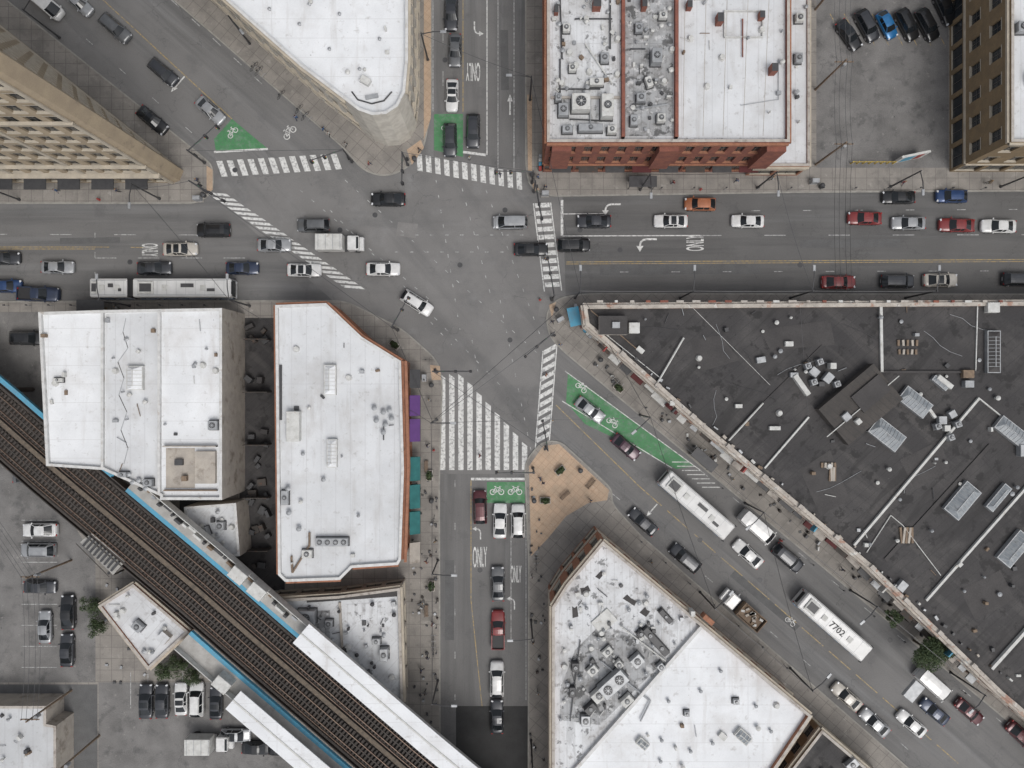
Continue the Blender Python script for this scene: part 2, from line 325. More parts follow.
def textobj(name,body,px,py,w,h,deg,z,mat,zh=0,parent=None):
    cu=bpy.data.curves.new(name,'FONT'); cu.body=body; cu.align_x='CENTER'; cu.align_y='CENTER'; cu.offset=.012
    o=bpy.data.objects.new('t',cu); C.objects.link(o); dg=bpy.context.evaluated_depsgraph_get()
    me=bpy.data.meshes.new_from_object(o.evaluated_get(dg)); bpy.data.objects.remove(o)
    xs=[v.co.x for v in me.vertices];ys=[v.co.y for v in me.vertices]; cx=(max(xs)+min(xs))/2;cy=(max(ys)+min(ys))/2
    sx=w/(max(xs)-min(xs));sy=h/(max(ys)-min(ys))
    for v in me.vertices: v.co=((v.co.x-cx)*sx,(v.co.y-cy)*sy,0)
    me.materials.clear(); me.materials.append(mat)
    X,Y=R(px,py,zh) if parent is None else (px,py)
    return place(me,name,X,Y,z,deg,1,parent)
for px,py,deg,w,h in [(480,557,0,2.0,2.9),(516,574,0,1.5,2.4),(473,72,180,2.0,2.6),(695,243,90,2.2,2.5),(150,250,-90,1.8,2.3)]:
    textobj('only_road_lettering','ONLY',px,py,w,h,deg,ZM+.001,WHT)
def arrow(px,py,deg,turn,sc=1):
    b=MB()
    if turn:
        pts=[(.1,-1.5),(.1,-.2),(.0,.25),(-.3,.55),(-.75,.65)]
        for i in range(4):
            p=Vector(pts[i]);q=Vector(pts[i+1]);d=(q-p).normalized();n=Vector((-d.y,d.x))*.12
            b.face([(*(p-n),0),(*(q-n),0),(*(q+n),0),(*(p+n),0)],WHT)
        b.face([(-.75,.2,0),(-.75,1.1,0),(-1.5,.65,0)],WHT)
    else:
        b.face([(-.1,-1.4,0),(.1,-1.4,0),(.1,.5,0),(-.1,.5,0)],WHT); b.face([(-.38,.5,0),(.38,.5,0),(0,1.5,0)],WHT)
    o=b.obj('road_arrow_marking',None,(*R(px,py),ZM+.001),math.radians(deg)); o.scale=(sc,sc,1)
arrow(645,240,90,True,1.1); arrow(610,205,90,True,1.0); arrow(510,105,0,False); arrow(178,84,139,False); arrow(480,532,0,True,.7); arrow(514,602,0,True,.7); arrow(475,30,180,True,.8); arrow(190,250,-90,True,.8); arrow(652,510,139,False,.8); arrow(735,600,-41,False,.8)
def bikesym(px,py,deg,sc=1.0,z=ZM+.004):
    b=MB()
    for cx in (-.6,.6):
        for i in range(14):
            a=6.2832*i/14;c=6.2832*(i+1)/14
            b.face([(cx+.42*math.cos(a),.42*math.sin(a),0),(cx+.42*math.cos(c),.42*math.sin(c),0),(cx+.3*math.cos(c),.3*math.sin(c),0),(cx+.3*math.cos(a),.3*math.sin(a),0)],WHT)
    def l(p,q,w=.1):
        p=Vector(p);q=Vector(q);d=(q-p).normalized();n=Vector((-d.y,d.x))*w/2; b.face([(*(p-n),.001),(*(q-n),.001),(*(q+n),.001),(*(p+n),.001)],WHT)
    l((-.6,0),(-.2,.6));l((-.2,.6),(.45,.6));l((.6,0),(.4,.75));l((-.6,0),(0,0));l((0,0),(.42,.6));l((0,0),(-.25,.75));l((.3,.78),(.6,.78));l((-.4,.78),(-.1,.78))
    o=b.obj('bicycle_road_symbol',None,(*R(px,py),z),math.radians(deg)); o.scale=(sc,sc,1)
bikesym(497,492,0);bikesym(515,492,0);bikesym(290,133,139-90,1.1);bikesym(233,133,139-90,.9);bikesym(447,128,180,.8);bikesym(612,423,-41,.9);bikesym(581,388,-41,.9);bikesym(790,622,-41,.8)
b=MB()
for px,py in [(460,265),(510,340),(375,215),(620,250),(800,265),(130,262),(480,570),(445,60),(700,540),(760,580),(505,210),(340,230),(580,230),(235,170),(890,640)]:
    x,y=R(px,py); b.cyl(x,y,.004,.016,.36,METD,16)
b.obj('manhole_covers')
# ------------------------------------------------------------ buildings
def wallwin(b,a,c,z0,z1,fh,colw,wall,gf=4.0,trim=None,ww=.5,wh=.58,style=0,blank=False):
    a=Vector(a);c=Vector(c);d=c-a;L=d.length
    if L<.01: return
    d.normalize();nr=Vector((d.y,-d.x))
    def P(u,z,o=0): q=a+d*u+nr*o; return (q.x,q.y,z)
    if blank or L<2.2:
        b.face([P(0,z0),P(L,z0),P(L,z1),P(0,z1)],wall); return
    n=max(1,int(round(L/colw)));cwid=L/n
    fl=[(z0,z0+gf,True)]; zg=z0+gf; top=z1-.9
    nf=max(0,int((top-zg)/fh+.3))
    for k in range(nf): fl.append((zg+k*(top-zg)/nf,zg+(k+1)*(top-zg)/nf,False))
    zz=fl[-1][1]
    for (za,zb,isg) in fl:
        for i in range(n):
            u0=i*cwid;u1=u0+cwid; f=.82 if isg else ww; hu=cwid*f/2;m=(u0+u1)/2;ua=m-hu;ub=m+hu
            hz=(zb-za); wa=za+(.45 if isg else hz*(1-wh)*.5); wb=zb-(.8 if isg else hz*(1-wh)*.5)
            b.face([P(u0,za),P(ua,za),P(ua,zb),P(u0,zb)],wall); b.face([P(ub,za),P(u1,za),P(u1,zb),P(ub,zb)],wall)
            b.face([P(ua,za),P(ub,za),P(ub,wa),P(ua,wa)],wall); b.face([P(ua,wb),P(ub,wb),P(ub,zb),P(ua,zb)],wall)
            o=-.22
            b.face([P(ua,wa),P(ub,wa),P(ub,wa,o),P(ua,wa,o)],trim or wall); b.face([P(ua,wb),P(ub,wb),P(ub,wb,o),P(ua,wb,o)],wall)
            b.face([P(ua,wa),P(ua,wb),P(ua,wb,o),P(ua,wa,o)],wall); b.face([P(ub,wa),P(ub,wb),P(ub,wb,o),P(ub,wa,o)],wall)
            b.face([P(ua,wa,o),P(ub,wa,o),P(ub,wb,o),P(ua,wb,o)],GLS)
            mw=.05; b.face([P(m-mw,wa,o+.04),P(m+mw,wa,o+.04),P(m+mw,wb,o+.04),P(m-mw,wb,o+.04)],FRM)
            if not isg:
                zc=(wa+wb)/2; b.face([P(ua,zc-mw,o+.05),P(ub,zc-mw,o+.05),P(ub,zc+mw,o+.05),P(ua,zc+mw,o+.05)],FRM)
            if trim and not isg:
                e=.1
                b.face([P(ua-.1,wa-.15,e),P(ub+.1,wa-.15,e),P(ub+.1,wa-.003,e),P(ua-.1,wa-.003,e)],trim); b.face([P(ua-.1,wa-.003,e),P(ub+.1,wa-.003,e),P(ub+.1,wa-.003,.0),P(ua-.1,wa-.003,.0)],trim)
                b.face([P(ua-.1,wb+.003,e*.5),P(ub+.1,wb+.003,e*.5),P(ub+.1,wb+.22,e*.5),P(ua-.1,wb+.22,e*.5)],trim)
    b.face([P(0,zz),P(L,zz),P(L,z1),P(0,z1)],wall)
    if trim:
        for zc,e,hh in ((z0+gf-.3,.18,.3),(z1-.75,.3,.4)):
            b.face([P(0,zc,e),P(L,zc,e),P(L,zc+hh,e),P(0,zc+hh,e)],trim); b.face([P(0,zc+hh,e),P(L,zc+hh,e),P(L,zc+hh,.0),P(0,zc+hh,.0)],trim); b.face([P(0,zc,e),P(L,zc,e),P(L,zc,0),P(0,zc,0)],trim)
def building(name,px,h,wall,roof,par=.6,cop=COP,fh=3.6,colw=2.6,gf=4.0,trim=None,blank=(),ww=.5,wh=.58,cw_=.35,raw=None):
    P=ccw(raw if raw else W(px,h)); b=MB(); n=len(P); I=inset(P,cw_)
    z0=.135
    for i in range(n):
        j=(i+1)%n
        bl=blank=='all' or (i in blank)
        wallwin(b,P[i],P[j],z0,h,fh,colw,wall,gf,trim,ww,wh,blank=bl)
        b.face([(*P[i],h),(*P[j],h),(*I[j],h),(*I[i],h)],cop)
        b.face([(*I[i],h),(*I[j],h),(*I[j],h-par),(*I[i],h-par)],wall if cop is not COPW else COPW)
    b.face([(*p,h-par) for p in I],roof)
    return b.obj(name)
def hvac(b,px,py,h,wx,wy,hz,rot=0,mat=MET,fans=1):
    x,y=R(px,py,h); k=S*(H-h)/H; sx=wx*k;sy=wy*k
    b.box(x,y,h,sx+.2,sy+.2,.18,METD,rot); b.box(x,y,h+.18,sx,sy,hz,mat,rot,ch=.05)
    r=math.radians(rot)
    for i in range(fans):
        u=(-.5+(i+.5)/fans)*max(sx,sy); cx,cy=(x+u*math.cos(r),y+u*math.sin(r)) if sx>=sy else (x-u*math.sin(r),y+u*math.cos(r))
        rr=min(sx,sy,max(sx,sy)/fans)*.32
        b.cyl(cx,cy,h+.18+hz,h+.3+hz,rr,METD,14); 
        for kq in range(4):
            a=kq*.785; b.box(cx,cy,h+.3+hz,rr*1.7,.05,.03+.003*kq,MET,math.degrees(a))
        b.cyl(cx,cy,h+.3+hz,h+.36+hz,rr*.25,mat,8)
def vent(b,px,py,h,r=.25,hz=.7,mat=MET):
    x,y=R(px,py,h); b.cyl(x,y,h,h+hz*.7,r*.6,mat,10); b.cyl(x,y,h+hz*.7,h+hz*.8,r*1.1,mat,12); b.cyl(x,y,h+hz*.8,h+hz,r*1.1,mat,12,r*.3)
def skylight(b,px,py,h,wx,wy,rot=0,mat=METW,gl=None,rise=.3):
    x,y=R(px,py,h);k=S*(H-h)/H;sx=wx*k;sy=wy*k; b.box(x,y,h,sx,sy,.7,mat,rot)
    r=math.radians(rot);c,s_=math.cos(r),math.sin(r)
    def P(u,v,z): return (x+u*c-v*s_,y+u*s_+v*c,z)
    X=sx/2-.1;Y=sy/2-.1;z=h+.705;t=h+.7+min(sx,sy)*rise
    gl=gl or GLS; q=X*.75 if sx>sy else 0; w=0 if sx>sy else Y*.75
    if sx>sy:
        b.face([P(-X,-Y,z),P(X,-Y,z),P(q,0,t),P(-q,0,t)],gl);b.face([P(-X,Y,z),P(X,Y,z),P(q,0,t),P(-q,0,t)],gl);b.face([P(X,-Y,z),P(X,Y,z),P(q,0,t)],gl);b.face([P(-X,-Y,z),P(-X,Y,z),P(-q,0,t)],gl)
    else:
        b.face([P(-X,-Y,z),P(-X,Y,z),P(0,w,t),P(0,-w,t)],gl);b.face([P(X,-Y,z),P(X,Y,z),P(0,w,t),P(0,-w,t)],gl);b.face([P(-X,Y,z),P(X,Y,z),P(0,w,t)],gl);b.face([P(-X,-Y,z),P(X,-Y,z),P(0,-w,t)],gl)
    nb=int(max(sx,sy)/.6)
    for i in range(nb):
        u=(-.5+(i+.5)/nb)*max(sx,sy)*.78
        if sx>sy: b.tube(P(u,-Y,z+.02),P(u,0,t+.02),.045,mat,4);b.tube(P(u,Y,z+.02),P(u,0,t+.02),.045,mat,4)
        else: b.tube(P(-X,u,z+.02),P(0,u,t+.02),.045,mat,4);b.tube(P(X,u,z+.02),P(0,u,t+.02),.045,mat,4)
    b.tube(P(-q,-w,t+.02),P(q,w,t+.02),.06,mat,4)
def pipe(b,pts,h,z,r,mat=MET,leg=True):
    P=[(*R(x,y,h),h+z) for x,y in pts]
    for i in range(len(P)-1):
        b.tube(P[i],P[i+1],r,mat,6)
        if leg: b.tube((P[i][0],P[i][1],h-.1),P[i],r*.7,mat,4)
def pbox(b,px,py,h,wx,wy,hz,mat,rot=0,top=None,ch=0):
    x,y=R(px,py,h);k=S*(H-h)/H; b.box(x,y,h,wx*k,wy*k,hz,mat,rot,top,ch)
def pstrip(b,p,q,h,w,z0,z1,mat):
    b.strip([R(*p,h),R(*q,h)],-w/2,w/2,h+z0,h+z1,mat)
def scatter(b,poly,h,n,mats=(MET,METW,METD,WOOD)):
    xs=[p[0] for p in poly];ys=[p[1] for p in poly]
    def ins(x,y):
        c=False;j=len(poly)-1
        for i in range(len(poly)):
            if (poly[i][1]>y)!=(poly[j][1]>y) and x<(poly[j][0]-poly[i][0])*(y-poly[i][1])/(poly[j][1]-poly[i][1])+poly[i][0]: c=not c
            j=i
        return c
    k=0
    while k<n:
        x=random.uniform(min(xs),max(xs));y=random.uniform(min(ys),max(ys))
        if not ins(x,y): continue
        k+=1; t=random.random()
        if t<.45: vent(b,x,y,h,random.uniform(.12,.3),random.uniform(.4,1),random.choice(mats[:2]))
        elif t<.75: pbox(b,x,y,h,random.uniform(2,5),random.uniform(2,5),random.uniform(.2,.8),random.choice(mats),random.choice((0,45,12,90)),ch=.03)
        elif t<.9: a=random.uniform(0,6.28);l=random.uniform(4,14); pipe(b,[(x,y),(x+l*math.cos(a),y+l*math.sin(a))],h,.2,.05,random.choice(mats))
        else: x2,y2=R(x,y,h); b.cyl(x2,y2,h,h+.5,.45,METW,12,.3)
# B1 tan tower
t1=building('tan_brick_tower',None,46,TAN,WR2,fh=3.3,colw=2.4,gf=5,trim=TANL,ww=.62,wh=.66,raw=W([(184,171),(180,181),(174,183),(-330,183),(-330,-239),(176,165)]))
b=MB(); x0,y0=R(-330,183);x1,y1=R(176,183)
for i in range(8):
    x=x1-.4-i*9.65; b.box(x,y0-.1,.135,.5,.2,44,TANL)
b.strip([R(-330,183),R(176,183)],-.7,-.02,5.0,5.35,TANL)
b.strip([R(-330,183),R(176,183)],-.5,-.02,9.0,9.25,TANL)
b.strip([R(-330,183),R(176,183)],-.4,-.02,26.0,26.3,TANL)
for i in range(10): b.box(x1-4-i*4.6,y0-.9,3.2,3.0,1.6,.15,METD)
b.obj('pilasters',t1)
# B2 flatiron
fl=[(150,-70),(212,-12),(300,66),(345,100),(358,110),(372,115),(386,114),(398,106),(405,92),(408,60),(408,-70)]
t2=building('flatiron_building',fl,13,STN,WR,colw=2.6,trim=TANL,ww=.55,par=.9,cop=COPW)
b=MB(); h=12.1
for p in [(300,25),(330,50),(340,15),(270,10),(380,40),(360,70),(310,5)]: vent(b,*p,h,.2,.5)
pipe(b,[(352,92),(358,100),(372,104),(384,101),(392,92)],h,.1,.1,METD); pbox(b,366,82,h,10,7,.8,METW,-30,ch=.04); pbox(b,372,97,h,13,4,.25,MET,10)
pipe(b,[(215,-10),(260,30)],h,.2,.08); scatter(b,[(230,-20),(395,-20),(395,85),(340,80)],h,8,(METW,METW,MET,METW))
b.obj('rooftop_equipment',t2)
# B3 red brick
t3=building('red_brick_building',[(547,-120),(547,142),(790,142),(790,-120)],14,BRK,WRD,colw=2.2,trim=ORB,ww=.5,wh=.6,par=.7)
h=13.3; b=MB()
b.face([(*p,h+.01) for p in W([(625,-100),(673,-100),(673,136),(625,136)],h)],WRD2)
b.face([(*p,h+.01) for p in W([(678,-100),(786,-100),(786,138),(678,138)],h)],WR2)
for x in (622.5,675.5): pstrip(b,(x,-110),(x,139),h,.4,0,.9,BRK)
pstrip(b,(551,98),(620,98),h,.3,.0,.25,COP); 
for q in [(580,106,18,16,1.6,0),(606,110,12,22,1.8,0),(563,112,10,12,1.0,0),(590,130,24,7,1.0,0),(567,131,10,7,.8,0),(611,132,9,7,1.1,0),(558,100,6,7,1,0),(572,70,7,7,.8,0),(604,60,8,9,.8,0),(566,30,7,8,.7,0),(596,84,14,7,.8,0),(640,100,9,8,1.0,0),(655,60,10,14,1.4,0),(638,30,7,9,.7,0),(660,120,8,8,.9,0),(648,84,6,10,.8,20),(633,122,7,10,.8,0),(662,18,8,6,.8,0)]:
    hvac(b,q[0],q[1],h,q[2],q[3],q[4],q[5],random.choice((MET,METW,METW)),1)
for p in [((560,60),(560,100)),((575,20),(612,20)),((585,45),(612,85)),((630,50),(645,50)),((558,90),(600,90)),((632,110),(668,105)),((590,100),(590,130)),((570,120),(612,122)),((560,0),(562,60)),((610,0),(610,50))]: pipe(b,list(p),h,.3,.1,random.choice((MET,METD,METW)))
for q in [(718,22,6,9,1.4),(771,72,6,8,1.6),(688,8,5,7,1.2),(596,8,8,8,1.5),(643,6,5,12,1.5),(760,18,5,7,1.1),(556,12,4,8,1.0)]: pbox(b,q[0],q[1],h,q[2],q[3],q[4],BRK,0,METD)
pstrip(b,(724,12),(724,38),h,.12,0,.35,METW);pstrip(b,(762,12),(762,38),h,.12,0,.35,METW);pstrip(b,(724,12),(762,12),h,.12,0,.36,METW);pstrip(b,(724,38),(762,38),h,.12,0,.36,METW)
pipe(b,[(742,20),(742,58)],h,.3,.09,BRK); pipe(b,[(778,60),(778,100),(740,106)],h,.2,.04,MET)
for i in range(5): pstrip(b,(685+i*21,0),(683+i*20,136),h,.06,.012,.03,COP)
scatter(b,[(552,0),(618,0),(618,95),(552,95)],h,40); scatter(b,[(628,0),(672,0),(672,130),(628,130)],h,36,(MET,METW,METD,METD)); scatter(b,[(680,0),(784,0),(784,130),(680,130)],h,14)
for q in [(700,-2,16,5),(590,-4,20,7),(730,88,3,3)]: pbox(b,q[0],q[1],h,q[2],q[3],.5,METW)
b.obj('rooftop_equipment',t3)
b=MB(); 
for i in range(8):
    x,y=R(560+i*26,172); b.box(x,y-.45,3.1,2.6,.9,.12,(METD,STEEL,METD,MAROON)[i%4])
for i in range(3):
    x,y=R(556+i*95,172); b.box(x,y-.45,5,2.4,.9,8,BRK)
b.obj('awnings_and_bays',t3)
t3b=building('low_white_roof_shop',[(756,-120),(756,166),(810,166),(810,-120)],5,ORB,WR2,colw=3,gf=3.5,trim=TANL,par=.3)
b=MB(); hvac(b,797,60,4.7,7,9,.8); hvac(b,798,20,4.7,8,8,.8,mat=METW); scatter(b,[(794,0),(806,0),(806,150),(794,150)],4.7,6); b.obj('rooftop_equipment',t3b)
# B5 brown building
t5=building('brown_brick_building',None,14,BRN,WR2,colw=3.4,trim=TANL,ww=.42,wh=.5,raw=W([(949,-120),(949,172),(1300,172),(1300,-120)]))
b=MB(); 
for p in [(1018,30),(1030,80)]: hvac(b,*p,13.4,10,10,1)
b.obj('rooftop_equipment',t5)
# B6 dark roof
e=[(583,305),(1250,300),(1250,905),(1000,694),(868,566),(700,425),(604,340),(586,325)]
t6=building('triangular_block_building',e,8,GRAF,TAR,par=.55,colw=4,gf=4.2,trim=COPD,cw_=.5,cop=COPD)
h=7.45;b=MB()
pstrip(b,(880,303),(881,372),h,.35,0,.35,METW); pstrip(b,(977,303),(975,372),h,.12,0,.2,METW)
pstrip(b,(764,468),(808,417),h,.22,0,.35,METW); pstrip(b,(853,545),(978,398),h,.3,0,.4,METW); pstrip(b,(925,600),(1040,470),h,.3,0,.4,METW); pstrip(b,(990,668),(1060,590),h,.4,0,.5,METW)
pstrip(b,(978,398),(1030,440),h,.15,0,.25,METW); pstrip(b,(690,305),(770,385),h,.05,0,.03,METW); pstrip(b,(800,305),(808,417),h,.05,0,.03,METD)
pstrip(b,(725,440),(822,345),h,.12,0,.12,TAR2); pstrip(b,(885,560),(990,445),h,.5,0,.15,TAR2); pstrip(b,(880,372),(978,372),h,.3,0,.3,TAR2)
x,y=R(856,404,h); b.box(x,y,h,9.2,6.0,1.5,BROWNR,40); b.box(x+1.2,y+1.4,h+1.5,4.6,2.6,.3,TAR2,40); b.box(x-2,y-1.6,h+1.5,1,1,.5,MET,40,ch=.05); b.box(x-.5,y-2.2,h+1.5,.7,.7,.6,METW,40,ch=.05)
pstrip(b,(822,436),(893,376),h,.1,1.5,1.7,METW)
x,y=R(612,326,h); b.box(x,y,h,3.6,2.4,1.5,COP,0,top=TAR2); b.box(x+2.8,y-.3,h,1.4,1.4,.9,METW,0,ch=.05); b.box(x+.3,y,h+1.5,1,.8,.4,MET,0,ch=.04)
for q in [(913,402,32,17,-38),(885,434,34,19,-38),(960,500,36,19,50),(1012,548,36,17,50),(1010,432,36,15,-38),(938,383,6,18,50),(996,497,30,9,50)]:
    skylight(b,q[0],q[1],h,q[2],q[3],q[4],MET,FROST,.22)
skylight(b,991,352,h,13,42,0,MET,TAR2,.2)
for q in [(942,382,18,5,.9,-38,METW),(800,385,24,5,.8,-55,METW),(812,372,9,8,1.0,-40,MET),(826,378,8,10,1,-40,MET),(830,366,6,6,1.2,0,METW),(820,384,6,5,.7,0,METD),(793,375,8,5,.6,0,MET),(940,420,8,8,.8,0,MET),(950,414,7,7,.8,30,MET),(945,428,6,6,.7,0,METW),(966,374,11,8,.7,0,WOOD),(966,384,9,7,.9,0,MET),(990,308,12,10,.9,0,METW),(738,406,7,4,.5,0,METW),(774,428,11,4,.5,0,METW),(788,344,8,5,.6,0,METW),(672,403,5,5,.4,0,METW),(640,350,8,5,.4,-40,METW),(930,412,14,3,.5,-55,METW),(1020,450,8,12,1,0,MET),(912,690,20,12,.6,50,MET),(900,585,10,8,.8,50,MET),(760,360,9,6,.6,10,MET)]:
    pbox(b,q[0],q[1],h,q[2],q[3],q[4],q[6],q[5],ch=.04)
for p in [(806,366),(818,362),(835,384),(812,382),(935,426),(955,424),(948,437)]: hvac(b,*p,h,6,6,.8,20,MET)
for q in [(907,343,20,6),(907,352,18,5),(828,465,14,5),(832,474,5,14),(906,535,12,16)]:
    x,y=R(q[0],q[1],h)
    for i in range(5): b.box(x+(-.5+i/4)*q[2]*.12,y,h,.28,q[3]*.13,.25+.04*(i%2),BEI if i%2 else WOOD,random.uniform(-8,8))
pipe(b,[(655,386),(683,338)],h,.5,.13,METW); pipe(b,[(728,440),(762,403)],h,.5,.12,METW); pipe(b,[(600,330),(660,378)],h,.3,.06,METW)
pipe(b,[(866,552),(890,515),(902,525),(940,575)],h,.2,.06,METW)
pipe(b,[(590,310),(640,352)],h,.3,.08,WOOD)
for k in range(16):
    x=random.uniform(650,1000);y=random.uniform(312,500); a=random.uniform(0,6.28);pts=[(x,y)]
    for j in range(4): a+=random.uniform(-.5,.5); x+=14*math.cos(a);y+=9*math.sin(a);pts.append((x,y))
    if all(py>306 and (px-604)*.85+345>py for px,py in pts): pipe(b,pts,h,.06,.03,random.choice((METD,MET,METD)),False)
for q in [[(690,340),(720,335),(740,360),(700,372)],[(900,460),(940,440),(950,470),(915,490)],[(760,330),(830,320),(835,345),(770,350)],[(960,590),(1000,570),(1015,600),(975,620)],[(800,470),(830,450),(850,500),(820,515)]]:
    b.face([(*p,h+.02) for p in ccw(W(q,h))],TAR2)
scatter(b,[(620,315),(1020,310),(1020,690),(880,560),(720,420)],h,80)
for i in range(45):
    t=i/44; px=600+t*400+random.uniform(-3,3);py=336+t*345+random.uniform(-3,2)
    pbox(b,px+6,py,h,random.uniform(1,5),random.uniform(1,3),random.uniform(.2,.6),random.choice((METW,MET,WOOD,METD,BEI,METD)),random.uniform(-60,-20))
for i in range(26):
    px=600+i*16; pbox(b,px,301.5,8.0,random.uniform(3,9),2.2,random.uniform(.08,.3),random.choice((COP,BRK,METW,COP)),0)
b.obj('rooftop_equipment',t6)
b=MB()
dl=[R(604,340,8),R(700,425,8),R(868,566,8),R(1000,694,8)]
def along(line_,t):
    L=[(Vector(line_[i+1])-Vector(line_[i])).length for i in range(len(line_)-1)];T=sum(L)*t
    for i,l in enumerate(L):
        if T<=l or i==len(L)-1:
            d=(Vector(line_[i+1])-Vector(line_[i])).normalized(); return Vector(line_[i])+d*T,d
        T-=l
for i in range(34):
    p,d=along(dl,(i+.5)/34); nr=Vector((d.y,-d.x)); ang=math.degrees(math.atan2(d.y,d.x))
    w=random.uniform(.4,1.0); m=random.choice((METW,METD,METD,MAROON,COP,STEEL,MET,STEEL)); q=p+nr*(w/2+.05)
    b.box(q.x,q.y,random.uniform(2.9,3.6),random.uniform(1.0,2.4),w,random.uniform(.1,.4),m,ang)
    if i%6==0:
        q=p+nr*.5; b.box(q.x,q.y,5.0,.2,.9,1.4,random.choice((RED,METW,METD,BLUE)),ang)
    # raised parapet piers
    if i%3==1:
        q=p-nr*.25; b.box(q.x,q.y,8.0,.7,.56,.35,COP,ang)
b.obj('shopfront_canopies',t6)
# B7
t7=building('white_roof_row_building',[(38,312),(103,310),(160,309),(222,308),(222,500),(160,500),(160,496),(103,470),(46,466)],9,BEI,WR,par=.5,colw=3.2,gf=3.8,trim=None,blank='all',cop=COPW)
h=8.5;b=MB()
b.face([(*p,h+.012) for p in ccw(W([(106,314),(158,313),(158,491),(106,467)],h))],WR2)
for x in (104,160.5): pstrip(b,(x,311),(x,494 if x>110 else 468),h,.3,0,.55,COPW)
cr=[(126,318),(123,332),(128,348),(118,362),(124,378),(119,395),(127,412),(121,430),(128,448),(124,464)]
for i in range(9):
    pstrip(b,cr[i],cr[i+1],h,.09,.013,.02+.0015*i,MET if i%2==0 else TAR2)
skylight(b,137,378,h,16,24,0,METW,WR); pbox(b,207,467,h,20,32,.7,BEI,0,top=BEI); pstrip(b,(165,446),(218,446),h,.15,0,.8,COP); pstrip(b,(165,490),(218,490),h,.15,0,.5,WOOD)
b.face([(*p,h+.03) for p in ccw(W([(166,448),(195,448),(195,488),(166,488)],h))],BEI); pbox(b,180,462,h,8,6,.5,METD,0); pbox(b,186,478,h,5,5,.7,WOOD,0)
hvac(b,215,425,h,9,9,.8); hvac(b,150,482,h,9,7,.7); hvac(b,60,380,h,9,4,.5,mat=METW); hvac(b,125,474,h,8,5,.8)
scatter(b,[(45,330),(98,330),(98,455),(50,455)],h,5); scatter(b,[(108,320),(155,320),(155,480),(110,460)],h,14); scatter(b,[(165,320),(218,320),(218,440),(165,440)],h,10)
for p in [(134,482),(140,480),(130,474),(147,488)]: vent(b,*p,h,.3,.6)
b.obj('rooftop_equipment',t7)
t7b=building('rear_annex_building',[(184,507),(236,503),(240,556),(205,560),(185,530)],5,BEI,WR3,par=.4,blank='all',cop=COPW)
b=MB(); hvac(b,205,532,4.6,12,10,1,20); hvac(b,222,525,4.6,8,8,.8); scatter(b,[(190,512),(232,510),(232,550),(205,552)],4.6,14); b.obj('rooftop_equipment',t7b)
b=MB()
for i in range(26):
    x,y=R(random.uniform(250,270),random.uniform(325,575)); b.box(x,y,.15,random.uniform(.4,1.3),random.uniform(.4,1.3),random.uniform(.3,1.3),random.choice((METD,STEEL,METD,TAR2,METD,STEEL)),random.uniform(0,90),ch=.03)
for i in range(5):
    x,y=R(260,340+i*52); b.box(x,y,.15,3.4,.12,2.2,STEEL,0)
b.obj('alley_bins_and_fences')
# B8
e8=[(275,305),(326,303),(362,337),(401,361),(404,470),(401,560),(398,565),(352,568),(340,580),(285,582),(278,575)]
t8=building('brick_corner_building',e8,9,ORB,WR2,par=.5,colw=2.8,gf=4.0,trim=ORB,ww=.5,cop=COPW)
h=8.5;b=MB()
_a=R(405.5,361,9);_b=R(408,470,9);_c=R(405,562,9); b.strip([_a,_b,_c],-.12,.22,9.0,9.15,ORB)
skylight(b,331,380,h,12,30,0,METW,WR); skylight(b,333,453,h,10,28,0,METW,WR); pbox(b,295,426,h,13,30,1.2,METW,0,ch=.06); hvac(b,333,541,h,32,8,.7,0,MET,4)
pipe(b,[(292,556),(293,572),(310,545),(310,532)],h,.3,.14,WOOD); hvac(b,308,553,h,10,8,.6,mat=METW)
for p in [(375,408),(384,412),(390,410),(377,420),(386,424),(392,418),(384,432),(289,488),(286,497),(290,512),(300,528)]: vent(b,*p,h,.32,.8)
hvac(b,286,497,h,7,14,.6); pipe(b,[(384,425),(384,440)],h,.3,.08,METD)
pstrip(b,(281,365),(281,420),h,.3,0,.2,METD)
scatter(b,[(283,315),(320,315),(395,370),(395,555),(290,565)],h,16)
b.obj('rooftop_equipment',t8)
b=MB()
gx,_=R(404,400,9)
for (ya,yb,m) in [(455,478,TEAL),(482,505,TEAL),(508,530,TEAL),(395,415,PUR),(418,440,PUR),(370,388,METD),(538,558,BEI)]:
    _,y1=R(0,ya);_,y2=R(0,yb); w_=1.35
    b.face([(gx+.05,y1,3.7),(gx+.05,y2,3.7),(gx+w_,y2,2.8),(gx+w_,y1,2.8)],m); b.face([(gx+w_,y1,2.8),(gx+w_,y2,2.8),(gx+w_,y2,2.4),(gx+w_,y1,2.4)],m)
    b.face([(gx+.05,y1,3.7),(gx+w_,y1,2.8),(gx+w_,y1,2.4),(gx+.05,y1,2.4)],m);b.face([(gx+.05,y2,3.7),(gx+w_,y2,2.8),(gx+w_,y2,2.4),(gx+.05,y2,2.4)],m)
b.obj('fabric_awnings',t8)
